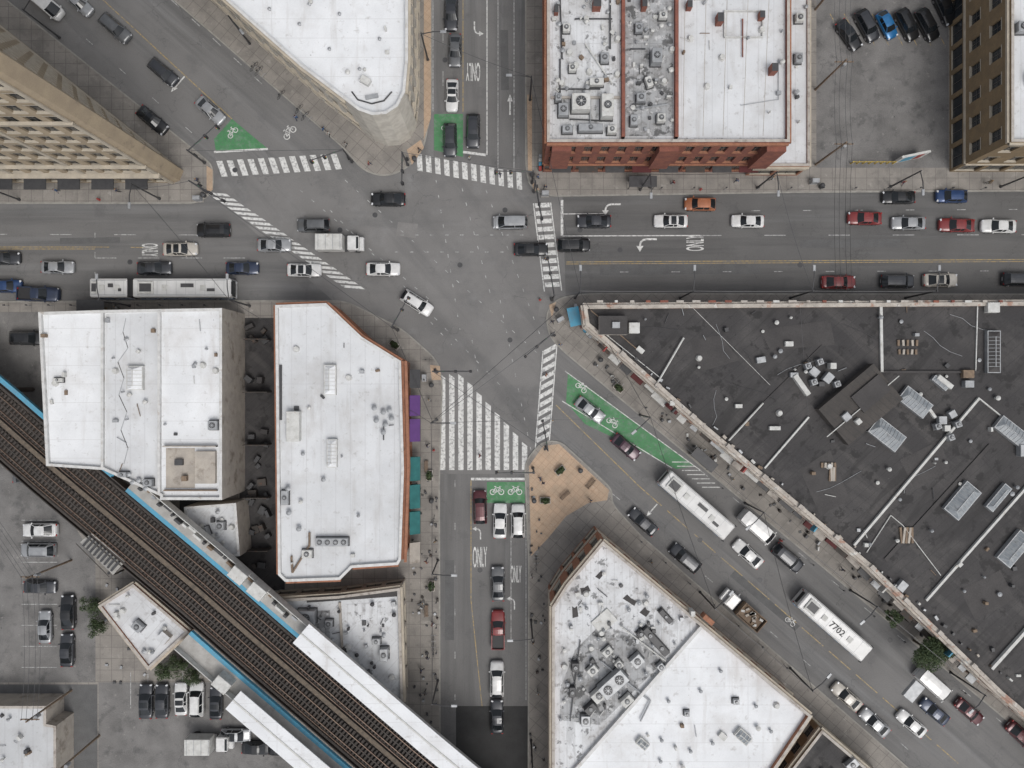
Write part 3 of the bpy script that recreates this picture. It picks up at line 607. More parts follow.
# B9
t9=building('low_stucco_building',[(268,600),(338,596),(400,588),(403,703),(352,703),(300,655)],5.5,BEI,WR3,par=.5,colw=3,gf=3.6,trim=TANL)
h=5.0;b=MB(); pbox(b,352,596,h,90,6,.3,TAR2,4)
b.face([(*p,h+.03) for p in ccw(W([(290,612),(330,610),(330,640),(300,640)],h))],WRD2)
b.face([(*p,h+.035) for p in ccw(W([(345,605),(396,600),(396,622),(345,626)],h))],WRD)
for q in [(308,615,18,14,1.3),(385,652,8,12,1.2),(318,640,8,8,.8),(377,640,8,6,.7),(343,655,6,6,.6),(330,622,7,7,.8)]: hvac(b,q[0],q[1],h,q[2],q[3],q[4])
scatter(b,[(285,608),(395,600),(395,690),(350,690)],h,45,(MET,METD,METD,TAR2)); pstrip(b,(340,602),(345,698),h,.3,0,.3,BEI)
b.obj('rooftop_equipment',t9)
# G
eg=[(552,607),(566,585),(603,541),(812,716),(735,830),(552,860)]
t10=building('brick_wedge_building',eg,11,ORB,WRD,par=.7,colw=2.4,gf=4.0,trim=TANL,cop=COP)
h=10.3;b=MB()
b.face([(*p,h+.02) for p in ccw(W([(702,628),(806,716),(730,830),(556,845),(568,775)],h))],WR)
b.face([(*p,h+.012) for p in ccw(W([(575,650),(600,625),(650,640),(660,665),(600,725),(560,720),(560,690)],h))],WRD2)
pstrip(b,(702,624),(568,776),h,.4,0,.6,COPW)
for q in [(612,680,30,14,1.6,42,MET),(598,692,14,10,1.2,42,METW),(636,658,12,10,1.2,42,MET),(592,668,10,8,1,42,METW),(655,640,7,34,.7,42,METD),(590,706,12,7,.9,42,METD),(626,698,12,8,1,42,METW),(607,650,10,7,.7,42,METW),(660,665,7,7,.8,42,MET),(585,718,9,10,.9,0,MET),(640,632,7,6,.7,42,METD),(665,615,5,16,.6,42,METD),(575,665,7,9,.9,0,METD),(572,690,6,10,.7,0,METD),(618,662,7,7,1,42,METW)]:
    hvac(b,q[0],q[1],h,q[2],q[3],q[4],q[5],q[6],2 if max(q[2],q[3])>16 else 1)
pbox(b,604,621,h,22,16,.25,METW,42,ch=.05); pbox(b,706,617,h,5,12,1.4,ORB,49);pbox(b,690,610,h,4,5,1.8,METW,0)
for q in [(585,590,10,7,20),(630,600,14,6,-35),(575,612,6,12,5),(645,612,8,8,-41),(600,575,5,9,-41)]: 
    x,y=R(q[0],q[1],h);k=S*.9; r=math.radians(q[4]); 
    b.face([(x+(u*math.cos(r)-v*math.sin(r))*k,y+(u*math.sin(r)+v*math.cos(r))*k,h+.02) for u,v in ((-q[2]/2,-q[3]/2),(q[2]/2,-q[3]*.4),(q[2]*.45,q[3]/2),(0,q[3]*.35),(-q[2]*.4,q[3]/2))],TAR2)
skylight(b,742,735,h,16,10,-41,METW,FROST,.2); skylight(b,642,742,h,12,8,-41,METW,FROST,.2); hvac(b,735,700,h,6,5,.6); hvac(b,686,712,h,5,5,.6);pbox(b,722,735,h,8,6,.5,METW,-41)
for p in [(668,700),(700,690),(712,742),(690,750),(755,705),(770,730),(660,760),(720,670)]: vent(b,*p,h,.22,.6)
pipe(b,[(600,660),(650,700),(640,720)],h,.4,.12); pipe(b,[(580,640),(570,720)],h,.3,.08,METD); pipe(b,[(620,625),(665,660)],h,.4,.1,METW)
scatter(b,[(560,610),(600,555),(690,625),(600,730),(560,740)],h,70,(MET,METW,METD,METD)); scatter(b,[(700,640),(790,716),(730,768),(620,768)],h,8)
b.obj('rooftop_equipment',t10)
t11=building('dark_roof_shop',[(822,730),(900,796),(880,860),(760,860),(768,800)],8,BRN,TAR,par=.5,colw=3,trim=TANL)
b=MB(); hvac(b,850,762,7.5,12,8,.8,42); scatter(b,[(820,745),(860,780),(800,780)],7.5,8); b.obj('rooftop_equipment',t11)
t12=building('corner_grey_roof_building',[(-120,706),(46,706),(46,724),(56,726),(56,900),(-120,900)],4.5,BEI,WRG,par=.4,colw=3,gf=3.4,trim=None,cop=COP,blank='all')
b=MB(); scatter(b,[(0,715),(40,715),(40,760),(0,760)],4.1,9); b.obj('rooftop_equipment',t12)
b=MB(); x,y=R(906,160); b.box(x,y,.135,4.0,.3,2.8,METW,12); b.box(x-.6,y-.25,.5,1.6,.1,2.1,BLUE,12); b.box(x+.9,y+.06,.5,.9,.1,2.1,RED,12); b.obj('mural_wall')
b=MB(); 
for i in range(8): x,y=R(850+i*6,164); b.cyl(x,y,.135,1.2,.09,YEP,8)
b.tube((*R(850,164),1.1),(*R(892,164),1.1),.05,YEP); b.obj('yellow_bollard_rail')
# ------------------------------------------------------------ elevated railway
DZ=6.5
CP=[(-260,190),(-120,318),(-50,380),(0,422),(50,466),(100,508),(150,550),(200,592),(250,636),(300,679),(350,722),(400,765),(460,815),(600,930)]
cl=[R(x,y,DZ) for x,y in CP]
el=MB()
el.strip(cl,-4.0,4.0,DZ-.9,DZ-.5,STEEL)
for o in (-4.1,4.0): el.strip(cl,o,o+.12,DZ-1.6,DZ+.1,STEEL)
for o in (-1.9,1.9):
    for r_ in (-.72,.72): el.strip(cl,o+r_-.05,o+r_+.05,DZ,DZ+.16,RAIL)
    el.strip(cl,o-1.25,o-1.17,DZ,DZ+.2,RAIL); el.strip(cl,o-.06,o+.06,DZ,DZ+.05,STEEL)
el.strip(cl,-.3,.3,DZ+.003,DZ+.06,WALKW); el.strip(cl,3.4,3.7,DZ+.003,DZ+.06,TIE); el.strip(cl,-3.7,-3.4,DZ+.003,DZ+.06,TIE)
elo=el.obj('elevated_railway')
el=MB()
L=sum((Vector(cl[i+1])-Vector(cl[i])).length for i in range(len(cl)-1)); n=int(L/.55)
for i in range(n):
    p,d=along(cl,(i+.5)/n); ang=math.degrees(math.atan2(d.y,d.x)); nr=Vector((-d.y,d.x))
    for o in (-1.9,1.9): q=p+nr*(o+random.uniform(-.08,.08)); el.box(q.x,q.y,DZ-.22,random.uniform(.24,.32),2.7,.22,TIE,ang+random.uniform(-1.5,1.5))
el.obj('wooden_ties',elo)
el=MB(); n=int(L/12)
for i in range(n):
    p,d=along(cl,(i+.5)/n); ang=math.degrees(math.atan2(d.y,d.x)); nr=Vector((-d.y,d.x))
    for o in (-3.6,3.6): q=p+nr*o; el.box(q.x,q.y,.13,.45,.45,DZ-1.7,STEEL,ang)
    el.box(p.x,p.y,DZ-1.55,.4,8.0,.6,STEEL,ang)
el.obj('steel_columns',elo)
def sub(a,b_,z=DZ):
    out=[];N=14
    for i in range(N+1):
        px=a+(b_-a)*i/N
        for j in range(len(CP)-1):
            if CP[j][0]<=px<=CP[j+1][0]:
                t=(px-CP[j][0])/(CP[j+1][0]-CP[j][0]); out.append(R(px,CP[j][1]+t*(CP[j+1][1]-CP[j][1]),z)); break
    return out
pl=MB()
A_=sub(-250,65); pl.strip(A_,4.2,4.8,DZ-.1,DZ+.5,BLUE); 
A_=sub(82,92); pl.strip(A_,4.2,5.0,DZ-.1,DZ+.5,BLUE)
A_=sub(108,450); pl.strip(A_,4.2,4.75,DZ+.3,DZ+.905,BLUE); pl.strip(A_,4.75,6.6,DZ+.3,DZ+.9,PLAT); pl.strip(A_,6.6,6.7,DZ+.3,DZ+2.0,METW)
A_=sub(215,450); pl.strip(A_,-4.75,-4.2,DZ+.3,DZ+.905,BLUE); pl.strip(A_,-6.8,-4.75,DZ+.3,DZ+.9,PLAT); pl.strip(A_,-6.9,-6.8,DZ+.3,DZ+2.0,METW)
plo=pl.obj('station_platform')
pl=MB(); A_=sub(278,470); pl.strip(A_,4.4,7.6,DZ+3.2,DZ+3.35,WR); pl.strip(A_,5.9,6.1,DZ+3.353,DZ+3.45,METW)
A_=sub(272,470); pl.strip(A_,-7.6,-4.6,DZ+3.2,DZ+3.35,WR); pl.strip(A_,-6.2,-6.0,DZ+3.353,DZ+3.45,METW)
for o in (6.0,-6.1):
    for i in range(10):
        p,d=along(sub(282,450),i/9.5); nr=Vector((-d.y,d.x)); q=p+nr*o; pl.box(q.x,q.y,DZ+.9,.15,.15,2.3,METD)
pl.obj('platform_canopy',plo)
pl=MB()
for i in range(26):
    p,d=along(sub(110,270),i/25.5); nr=Vector((-d.y,d.x)); q=p+nr*random.uniform(5.8,6.4); ang=math.degrees(math.atan2(d.y,d.x))
    pl.box(q.x,q.y,DZ+.9,random.uniform(.3,1.4),.3,random.uniform(.4,1.3),random.choice((METW,MET,WOOD,METD,METD)),ang)
for px,py in [(238,575),(257,591),(222,684)]:
    x,y=R(px,py,9); pl.box(x,y,DZ+.9,1.6,2.2,2.0,METW,50,ch=.06)
pl.obj('platform_furniture',plo)
ts=building('station_house',[(98,606),(133,584),(189,632),(148,670)],6,ORB,WR3,par=.3,colw=3,gf=3.4,trim=TANL)
b=MB(); hvac(b,140,625,5.7,10,8,.8,-41); scatter(b,[(108,606),(132,592),(178,632),(148,660)],5.7,12); pbox(b,166,636,5.7,10,10,1.0,BEI,-41,top=WR3); b.obj('rooftop_equipment',ts)
b=MB(); p=W([(80,542),(92,533),(125,562),(113,575)],DZ); b.prism(p,DZ-.3,DZ,STEEL,PLAT)
for q in p: b.tube((*q,.13),(*q,DZ-.3),.12,STEEL)
b.tube((*p[0],DZ+1),(*p[3],DZ+1),.05,STEEL)
for i in range(9):
    x,y=R(88+i*3.5,541+i*3.1,DZ); b.box(x,y,DZ,.25,1.6,.35,METD,-41)
b.obj('access_stair_landing',elo)
# ------------------------------------------------------------ vehicles
PC={'black':(.018,.019,.021),'dark':(.042,.045,.052),'grey':(.13,.135,.14),'silver':(.34,.35,.36),'white':(.66,.66,.65),'cream':(.48,.45,.40),'red':(.20,.022,.022),'dred':(.09,.02,.025),
 'blue':(.025,.06,.16),'dblue':(.025,.038,.075),'bblue':(.02,.16,.38),'orange':(.40,.15,.07),'plum':(.06,.025,.04),'tan':(.33,.27,.2)}
def pcar(c): return pmat('car_paint_'+c,PC[c],tuple(x*.8 for x in PC[c]),1.2,.3,metal=0 if c in('white','red','cream') else .3,coat=.6)
SPEC={'sedan':(4.75,1.84,1.45,.215,.07,-.19,-.375,.93,.92),'suv':(4.75,1.92,1.72,.25,.13,-.37,-.485,1.06,1.0),'hatch':(4.2,1.78,1.52,.25,.1,-.3,-.47,.95,.95),
 'van':(5.7,2.05,2.3,.42,.27,-.475,-.495,1.15,1.0),'minivan':(5.0,1.95,1.75,.32,.15,-.42,-.49,1.02,1.0),'pickup':(5.7,2.0,1.85,.22,.10,-.08,-.13,1.08,1.0)}
CM={}
def carmesh(kind,c,roofdark=False):
    key=(kind,c,roofdark)
    if key in CM: return CM[key]
    L,Wd,Ht,xa,xb,xc,xd,belt,tail=SPEC[kind]; P=pcar(c); b=MB(); hw=Wd/2
    st=[(.5,.62,.52),(.492,.76,.62),(.47,.88,belt*.74),(.43,.95,belt*.80),(.34 if xa<.3 else .431,.985,belt*.88),(xa+.02 if xa<.4 else .425,1,belt*.96),(.0,1,belt),(-.2,1,belt),(xd if kind!='pickup' else -.3,.995,belt),(-.44 if xd>-.43 else -.488,.96,belt*.98),(-.485 if xd>-.43 else -.494,.88,belt*.92),(-.5,.74,.6)]
    if kind=='pickup': st=[(x,w,(z if x>-.12 else .72)) for x,w,z in st]+[(-.125,1,belt),(-.135,1,.72)]; st[-3]=(-.5,.9,.6)
    st.sort(key=lambda q:-q[0])
    rings=[]
    for x,w,z in st:
        y=hw*w; half=[(y*.9,.24),(y,.42),(y*1.0,z*.78),(y*.965,z*.93),(y*.86,z),(y*.45,z+.035),(0,z+.045)]
        rings.append([(x*L,a,zz) for a,zz in half]+[(x*L,-a,zz) for a,zz in reversed(half[:-1])])
    vs=[v for r in rings for v in r]; m=len(rings[0]); fs=[]
    for i in range(len(rings)-1):
        for j in range(m-1): fs.append((i*m+j,(i+1)*m+j,(i+1)*m+j+1,i*m+j+1))
    b.mesh(vs,fs,P,True); b.face(rings[0],P); b.face(rings[-1][::-1],P)
    zb=belt+.01; wb=hw*.90; wt=hw*.70 if kind!='van' else hw*.86; zt=Ht
    def Q(x,y,z): return (x*L,y,z)
    ys=[-1,-.9,-.5,0,.5,.9,1]
    def bow(y): return (1-y*y)
    ex=.025
    def row(x,w,z,e,cz): return [Q(x+e*bow(y),y*w,z+cz*bow(y)) for y in ys]
    r0=row(xa,wb,zb,ex,.02); r1=row(xb,wt,zt-.06,ex*.7,.04); r2=row((xb*.8+xc*.2),wt*1.01,zt-.01,0,.05); r3=row((xc*.8+xb*.2),wt,zt-.01,0,.05); r4=row(xc,wt*.97,zt-.07,-ex*.5,.03); r5=row(xd,wb*.95,zb+(0 if kind!='pickup' else -.02),-ex*.6,.02)
    van=kind=='van'
    def band(A,B,mat,edge=None,sm=False):
        for i in range(6): b.face([A[i],A[i+1],B[i+1],B[i]],edge if edge and i in(0,5) else mat,sm)
    band(r0,r1,CGL,P); rm=CGL if roofdark else P
    band(r1,r2,P);band(r2,r3,rm,P);band(r3,r4,P); band(r4,r5,CGL if not van else P,P)
    for sgn,idx in ((-1,0),(1,6)):
        top=[r1[idx],r2[idx],r3[idx],r4[idx]]
        tx=[p[0] for p in top]
        def topp(x):
            for i in range(3):
                if tx[i]>=x>=tx[i+1]:
                    t=(tx[i]-x)/(tx[i]-tx[i+1]+1e-9); a=Vector(top[i]);c2=Vector(top[i+1]); return a.lerp(c2,t)
            return Vector(top[0] if x>tx[0] else top[-1])
        cuts=[xb-.015,(xb+xc)/2+.012,(xb+xc)/2-.012,xc+.03] 
        if van: cuts=[xb-.01,xb-.13,xb-.14,xc+.03]
        base=[Vector(r0[idx])]+[Vector((x*L,sgn*wb,zb)) for x in cuts]+[Vector(r5[idx])]
        tp=[Vector(r1[idx])]+[topp(x*L) for x in cuts]+[topp(xc*L)]
        mats=[CGL,CGL,P,CGL if not van else P,P]
        for i in range(5): b.face([base[i],base[i+1],tp[i+1],tp[i]],mats[i])
    b.face([Q(xa+.012,-wb*.8,belt+.035),Q(xa+.012,wb*.8,belt+.035),Q(xa-.004,wb*.8,belt+.06),Q(xa-.004,-wb*.8,belt+.06)],BLK)
    if kind=='suv':
        for s_ in(-1,1): b.tube(Q(xb-.03,s_*wt*.9,zt+.06),Q(xc+.03,s_*wt*.9,zt+.06),.03,METD,5)
    for s_ in (-1,1):
        b.box(.457*L,s_*hw*.72,.56,.24,.32,.12+belt*.08,HL,-s_*22,ch=.03)
        b.box(-.484*L,s_*hw*.74,belt*.72,.14,.3,.2,TL,s_*10,ch=.03)
        b.box(xa*L-.1,s_*(hw+.06),belt-.02,.16,.24,.16,P,0,ch=.04)
        b.box(0,s_*(hw*.98),.23,L*.55,.06,.12,BLK)
        for wx in (.315,-.3):
            y=s_*(hw-.12); b.tube((wx*L,y-.11,.33),(wx*L,y+.125,.33),.33,RUB,14); b.tube((wx*L,y+s_*.10,.33),(wx*L,y+s_*.135,.33),.2,CHR,10)
    b.box(.488*L,0,.36,.06,hw*1.1,.24,BLK); b.box(-.497*L,0,.5,.04,.5,.14,HL)
    if kind=='pickup':
        for s_ in (-1,1): b.box(-.305*L,s_*(hw-.1),.7,.375*L,.16,.42,P,0,ch=.03)
        b.box(-.49*L,0,.7,.1,hw*1.85,.42,P,0,ch=.03); b.box(-.31*L,0,.77,.35*L,hw*1.7,.03,BLK)
    me=b.data(kind+'_mesh'); CM[key]=me; return me
NM={'sedan':'sedan_car','suv':'suv_car','hatch':'hatchback_car','van':'cargo_van','minivan':'minivan','pickup':'pickup_truck'}
def car(px,py,deg,kind,c,z=0.005):
    x,y=R(px,py,.8); place(carmesh(kind,c,kind in('sedan','hatch') and random.random()<.12),NM[kind],x,y,z,deg+random.uniform(-1.5,1.5),random.uniform(.94,1.03))
M1=-41;M2=139
cars=[(213,230,180,'suv','black'),(180,249,0,'sedan','cream'),(57,267,0,'sedan','silver'),(154,268,0,'sedan','dark'),(242,268,0,'sedan','dblue'),(274,245,0,'sedan','silver'),
(313,225,180,'suv','grey'),(388,199,180,'sedan','black'),(304,270,0,'sedan','white'),(383,269,0,'sedan','white'),(417,303,-32,'suv','white'),(38,294,0,'pickup','dblue'),(6,286,0,'hatch','blue'),(3,258,0,'sedan','dark'),
(510,222,180,'minivan','silver'),(531,249,0,'sedan','black'),(594,221,180,'sedan','dark'),(574,245,0,'suv','black'),(671,221,180,'sedan','white'),(700,204,180,'hatch','orange'),(748,221,180,'sedan','white'),
(865,218,180,'sedan','red'),(909,223,180,'sedan','silver'),(957,225,180,'sedan','red'),(999,226,180,'sedan','white'),(899,197,180,'sedan','black'),(952,196,180,'hatch','blue'),
(839,282,0,'sedan','red'),(898,281,0,'suv','dark'),(941,280,0,'sedan','cream'),(1020,279,0,'suv','dark'),
(451,13,-90,'sedan','dark'),(455,50,-90,'sedan','grey'),(452,95,-90,'sedan','white'),(450,140,-90,'suv','dark'),(473,131,-90,'suv','dark'),
(115,28,M1,'suv','grey'),(163,72,M1,'suv','dark'),(210,110,M1,'sedan','silver'),(152,120,M1,'sedan','black'),(78,2,M1,'sedan','silver'),(45,3,M1,'van','white'),
(480,507,90,'suv','dred'),(500,521,90,'sedan','white'),(518,521,90,'suv','white'),(498,584,90,'sedan','grey'),(498,630,90,'pickup','red'),(497,679,90,'suv','white'),(497,717,90,'sedan','dark'),
(590,410,M1+3,'sedan','silver'),(626,447,M1,'sedan','plum'),(757,527,M1,'van','white'),(748,554,M2,'sedan','white'),(788,558,M1,'suv','dark'),(643,522,M2,'sedan','dark'),(685,558,M2,'suv','dark'),
(933,684,M1,'van','white'),(970,712,M1,'sedan','dred'),(847,697,M2,'sedan','cream'),(875,723,M2,'sedan','silver'),(912,724,M2,'sedan','white'),(935,712,M2,'sedan','dblue'),(1022,736,M1,'sedan','dred')]
for q in cars: car(*q)
lot=[(849,35,-55,'sedan','black'),(867,26,-60,'suv','dark'),(887,25,-62,'hatch','bblue'),(907,25,-62,'suv','black'),(927,25,-62,'suv','black'),(945,8,-64,'sedan','black'),
(40,530,180,'sedan','white'),(38,550,180,'suv','silver'),(40,587,0,'sedan','dark'),(45,627,90,'sedan','silver'),(28,338,0,'suv','black'),(30,477,0,'sedan','grey'),(68,612,90,'sedan','black'),(67,650,90,'sedan','dark'),
(146,701,90,'sedan','dark'),(162,701,90,'sedan','dark'),(181,699,90,'sedan','white'),(197,699,90,'suv','white'),(216,703,90,'sedan','dark'),(258,748,0,'sedan','black'),(285,748,0,'suv','black'),(236,735,0,'hatch','silver')]
for q in lot: car(*q,z=.145)
def boxtruck(px,py,deg,z,L=6.0,boxm=METW,dump=False):
    b=MB(); b.box(-.6,0,.7,L*.68,2.1,.25,METD)
    if not dump:
        b.box(-.9,0,.95,L*.66,2.2,2.0,boxm,0,ch=.06)
        for i in range(4): b.box(-2.3+i*1.0,0,2.95,.06,2.0,.03,MET)
    else:
        for s_ in(-1,1): b.box(-1,s_*1.05,.95,L*.6,.12,1.1,boxm)
        b.box(-1-L*.3,0,.95,.12,2.1,1.1,boxm);b.box(-1+L*.3,0,.95,.12,2.1,1.3,boxm); b.box(-1,0,.95,L*.56,1.9,.6,WOOD,0,ch=.1)
        for i in range(14): b.box(-1+random.uniform(-1.5,1.5),random.uniform(-.8,.8),1.5,.5,.3,.3,random.choice((COP,WOOD,BEI,METW)),random.uniform(0,90))
    P=pcar('white'); x0=L*.27
    b.box(x0+.75,0,.6,1.6,2.0,1.5,P,0,ch=.12); b.box(x0+1.75,0,.55,.7,1.9,.75,P,0,ch=.12)
    b.face([(x0+1.56,-.85,1.35),(x0+1.56,.85,1.35),(x0+1.45,.8,2.0),(x0+1.45,-.8,2.0)],CGL); b.box(x0+1.35,0,2.02,.3,1.6,.1,CGL)
    for s_ in (-1,1):
        b.box(x0+2.05,s_*.7,.75,.12,.35,.2,HL); b.box(x0+1.2,s_*1.15,1.5,.12,.25,.3,BLK)
        for wx in (x0+1.1,-1.8): b.tube((wx,s_*.75,.42),(wx,s_*1.03,.42),.42,RUB,12)
    x,y=R(px,py,1); b.obj('box_truck' if not dump else 'dump_truck',None,(x,y,z),math.radians(deg))
boxtruck(338,244,0,.005,5.6); boxtruck(209,741,0,.145,5.2); boxtruck(744,611,M2,.005,6.4,WOOD,True)
def bus(px,py,deg,L,number=None,front=True,name='city_bus',parent=None,z=.005):
    P=pmat('bus_white',(.64,.64,.63),(.54,.54,.53),.7,.4,coat=.3); b=MB(); hw=1.28;Hh=3.05
    b.box(0,0,.35,L,hw*2,Hh-.35,P,0,ch=.18)
    for s_ in (-1,1):
        b.box(-.1,s_*(hw+.012),1.35,L-1.2,.03,.95,CGL); b.box(0,s_*(hw+.01),.6,L-.5,.03,.22,pcar('bblue'))
        for i in range(int(L/1.5)): b.box(-L/2+1+i*1.5,s_*(hw+.03),1.3,.08,.03,1.05,BLK)
        for wx in ((L*.3,-L*.28) if L>8 else (0,)):
            b.tube((wx,s_*(hw-.28),.48),(wx,s_*(hw+.02),.48),.48,RUB,16); b.tube((wx,s_*(hw),.48),(wx,s_*(hw+.04),.48),.25,CHR,10)
    if front:
        b.box(L/2+.01,0,1.1,.05,2.2,1.35,CGL,0); b.box(L/2+.01,0,2.55,.05,1.7,.3,BLK)
        for s_ in(-1,1): b.box(L/2+.03,s_*.95,.65,.06,.3,.2,HL); b.box(L/2+.2,s_*1.35,2.0,.25,.15,.4,BLK)
    b.box(-L/2-.02,0,1.3,.04,1.8,.9,BLK)
    for s_ in(-1,1): b.box(-L/2-.02,s_*1.05,.9,.05,.15,.4,TL)
    b.box(-L*.36,0,Hh,L*.16,1.7,.22,METW,0,ch=.06); b.box(-L*.36,0,Hh+.22,L*.12,1.1,.03,METD)
    b.box(L*.22,0,Hh,.75,.75,.09,METW,0,ch=.03); b.box(-L*.17,0,Hh,.75,.75,.09,METW,0,ch=.03)
    for s_ in(-1,1): b.box(0,s_*.98,Hh,L*.9,.06,.03,MET)
    for i in range(int(L/1.3)): b.box(-L/2+.8+i*1.3,0,Hh,.03,1.9,.012,MET)
    if number is None:
        b.box(L*.06,.3,Hh+.013,L*.13,.5,.1,METD);b.box(L*.3,-.3,Hh+.013,L*.08,.4,.08,METD)
    x,y=R(px,py,1.5); o=b.obj(name,parent,(x,y,z),math.radians(deg))
    if number: textobj('fleet_number',number,.3,0,2.4,.9,0,Hh+.035,BLK,0,o)
    return o
bus(695,504,M1,11.6); bus(831,624,M1,11.6,'7702')
o=bus(186,289,0,13.4,name='articulated_bus'); 
o2=bus(114,289,0,5.2,front=False,name='rear_section'); o2.parent=o; o2.location=(o2.location.x-o.location.x,0,0); o2.rotation_euler=(0,0,0)
b=MB()
for i in range(5): b.box(-6.7-.12-i*.14,0,.5,.09,2.35 if i%2 else 2.5,2.45,BLK)
b.obj('bellows',o)
# ------------------------------------------------------------ people
def person(pose):
    me=bpy.data.meshes.new('p'); 
    st,sw=(.0,.0) if pose==0 else (.26,.2) if pose==1 else (-.2,-.16)
    J={'pel':(0,0,.95),'wst':(0,0,1.12),'ch':(0.02,0,1.33),'nk':(0.02,0,1.48),'hd':(.04,0,1.60),'hd2':(.04,0,1.72),
       'hl':(0,.10,.90),'kl':(st*.6,.11,.50),'al':(st-.02,.11,.09),'tl':(st+.14,.12,.04),'hr':(0,-.10,.90),'kr':(-st*.3,-.11,.50),'ar':(-st-.02,-.11,.10),'tr':(-st+.12,-.12,.04),
       'sl':(0,.19,1.42),'el':(-.02-sw*.4,.25,1.14),'wl':(.06-sw,.25,.90),'fl':(.1-sw,.245,.80),'sr':(0,-.19,1.42),'er':(-.02+sw*.4,-.25,1.14),'wr':(.06+sw,-.25,.90),'fr':(.1+sw,-.245,.80)}
    rad={'pel':(.15,.12),'wst':(.14,.10),'ch':(.17,.12),'nk':(.06,.06),'hd':(.09,.10),'hd2':(.075,.09),'hl':(.09,.09),'kl':(.062,.062),'al':(.045,.045),'tl':(.04,.03),'sl':(.065,.065),'el':(.045,.045),'wl':(.032,.032),'fl':(.035,.02)}
    for k in list(rad):
        if len(k)==2 and k[1]=='l' : rad[k[0]+'r']=rad[k]
    E=[('pel','wst'),('wst','ch'),('ch','nk'),('nk','hd'),('hd','hd2'),('pel','hl'),('hl','kl'),('kl','al'),('al','tl'),('pel','hr'),('hr','kr'),('kr','ar'),('ar','tr'),('ch','sl'),('sl','el'),('el','wl'),('wl','fl'),('ch','sr'),('sr','er'),('er','wr'),('wr','fr')]
    ks=list(J); me.from_pydata([J[k] for k in ks],[(ks.index(a),ks.index(c)) for a,c in E],[])
    o=bpy.data.objects.new('p',me); C.objects.link(o); o.modifiers.new('s','SKIN'); 
    for i,k in enumerate(ks): me.skin_vertices[0].data[i].radius=rad[k]
    me.skin_vertices[0].data[0].use_root=True
    sb=o.modifiers.new('u','SUBSURF'); sb.levels=1; sb.render_levels=1
    bpy.context.view_layer.update(); dg=bpy.context.evaluated_depsgraph_get(); r=bpy.data.meshes.new_from_object(o.evaluated_get(dg)); bpy.data.objects.remove(o)
    vs=[tuple(v.co) for v in r.vertices]; fs=[tuple(p.vertices) for p in r.polygons]; cs=[tuple(p.center) for p in r.polygons]
    return vs,fs,cs,J
POSES=[person(i) for i in range(3)]
SK=[pmat('skin_light',(.5,.32,.24),None,3,.6),pmat('skin_dark',(.16,.09,.06),None,3,.6)]
HR=[pmat('hair_dark',(.02,.015,.012),None,3,.7),pmat('hair_blond',(.3,.2,.09),None,3,.7)]
CL=[pmat('cloth_%d'%i,c,None,4,.9) for i,c in enumerate([(.02,.02,.025),(.05,.06,.1),(.4,.4,.38),(.2,.04,.04),(.12,.12,.12),(.05,.1,.2),(.25,.2,.14),(.03,.03,.035)])]
def pmesh():
    vs,fs,cs,J=random.choice(POSES); b=MB(); sk=random.choice(SK);hr=random.choice(HR);top=random.choice(CL);bt=random.choice(CL[:2]+CL[4:5])
    b.v=list(vs)
    for f,c in zip(fs,cs):
        x,y,z=c
        m=hr if (z>1.66 or (z>1.55 and x<.02 and abs(y)<.13)) else sk if z>1.47 else (sk if abs(y)>.2 and z<.93 else top if z>.93 else bt if z>.13 else BLK)
        b.f.append(f);b.m.append(b.mi(m));b.sm.append(True)
    b.box(.145,0,1.58,.04,.03,.05,sk); 
    for s_ in(-1,1): b.box(.128,s_*.035,1.625,.015,.03,.015,BLK); b.box(.03,s_*.095,1.58,.05,.02,.06,sk)
    b.box(.128,0,1.545,.015,.05,.012,RED)
    for k in ('fl','fr'):
        X,Y,Z=J[k]
        for i,l in enumerate((.07,.08,.075,.06)): b.tube((X-.025+i*.017,Y,Z),(X-.02+i*.018,Y*.97,Z-l),.009,sk,5,.007)
        b.tube((X+.02,Y,Z+.05),(X+.055,Y*.97,Z),.01,sk,5,.008)
    return b.data('person_mesh')
PM=[pmesh() for _ in range(14)]
ppl=[(540,478,1),(543,482,1),(325,131,0),(347,146,0),(330,135,0),(298,120,1),(420,490,1),(427,560,1),(424,600,1),(433,622,1),(428,655,1),(436,540,1),(417,520,1),(426,690,1),(422,668,1),
(532,575,1),(533,640,1),(538,690,1),(560,345,1),(552,322,1),(538,178,1),(545,188,1),(640,183,1),(672,184,1),(735,182,1),(770,180,1),(420,152,1),(370,165,1),
(120,192,1),(60,192,1),(200,182,1),(425,380,1),(430,400,1),(428,445,1),(470,160,0),(500,176,0),(552,420,0),(546,375,0),(480,455,0),(545,260,0),(730,478,1),(840,568,1),(650,560,1),(590,500,1),(280,60,1),(120,308,1),(900,184,1),(985,184,1)]
for px,py,s_ in ppl:
    x,y=R(px,py); place(random.choice(PM),'pedestrian',x,y,.14 if s_ else .016,random.uniform(0,360),random.uniform(.93,1.03))
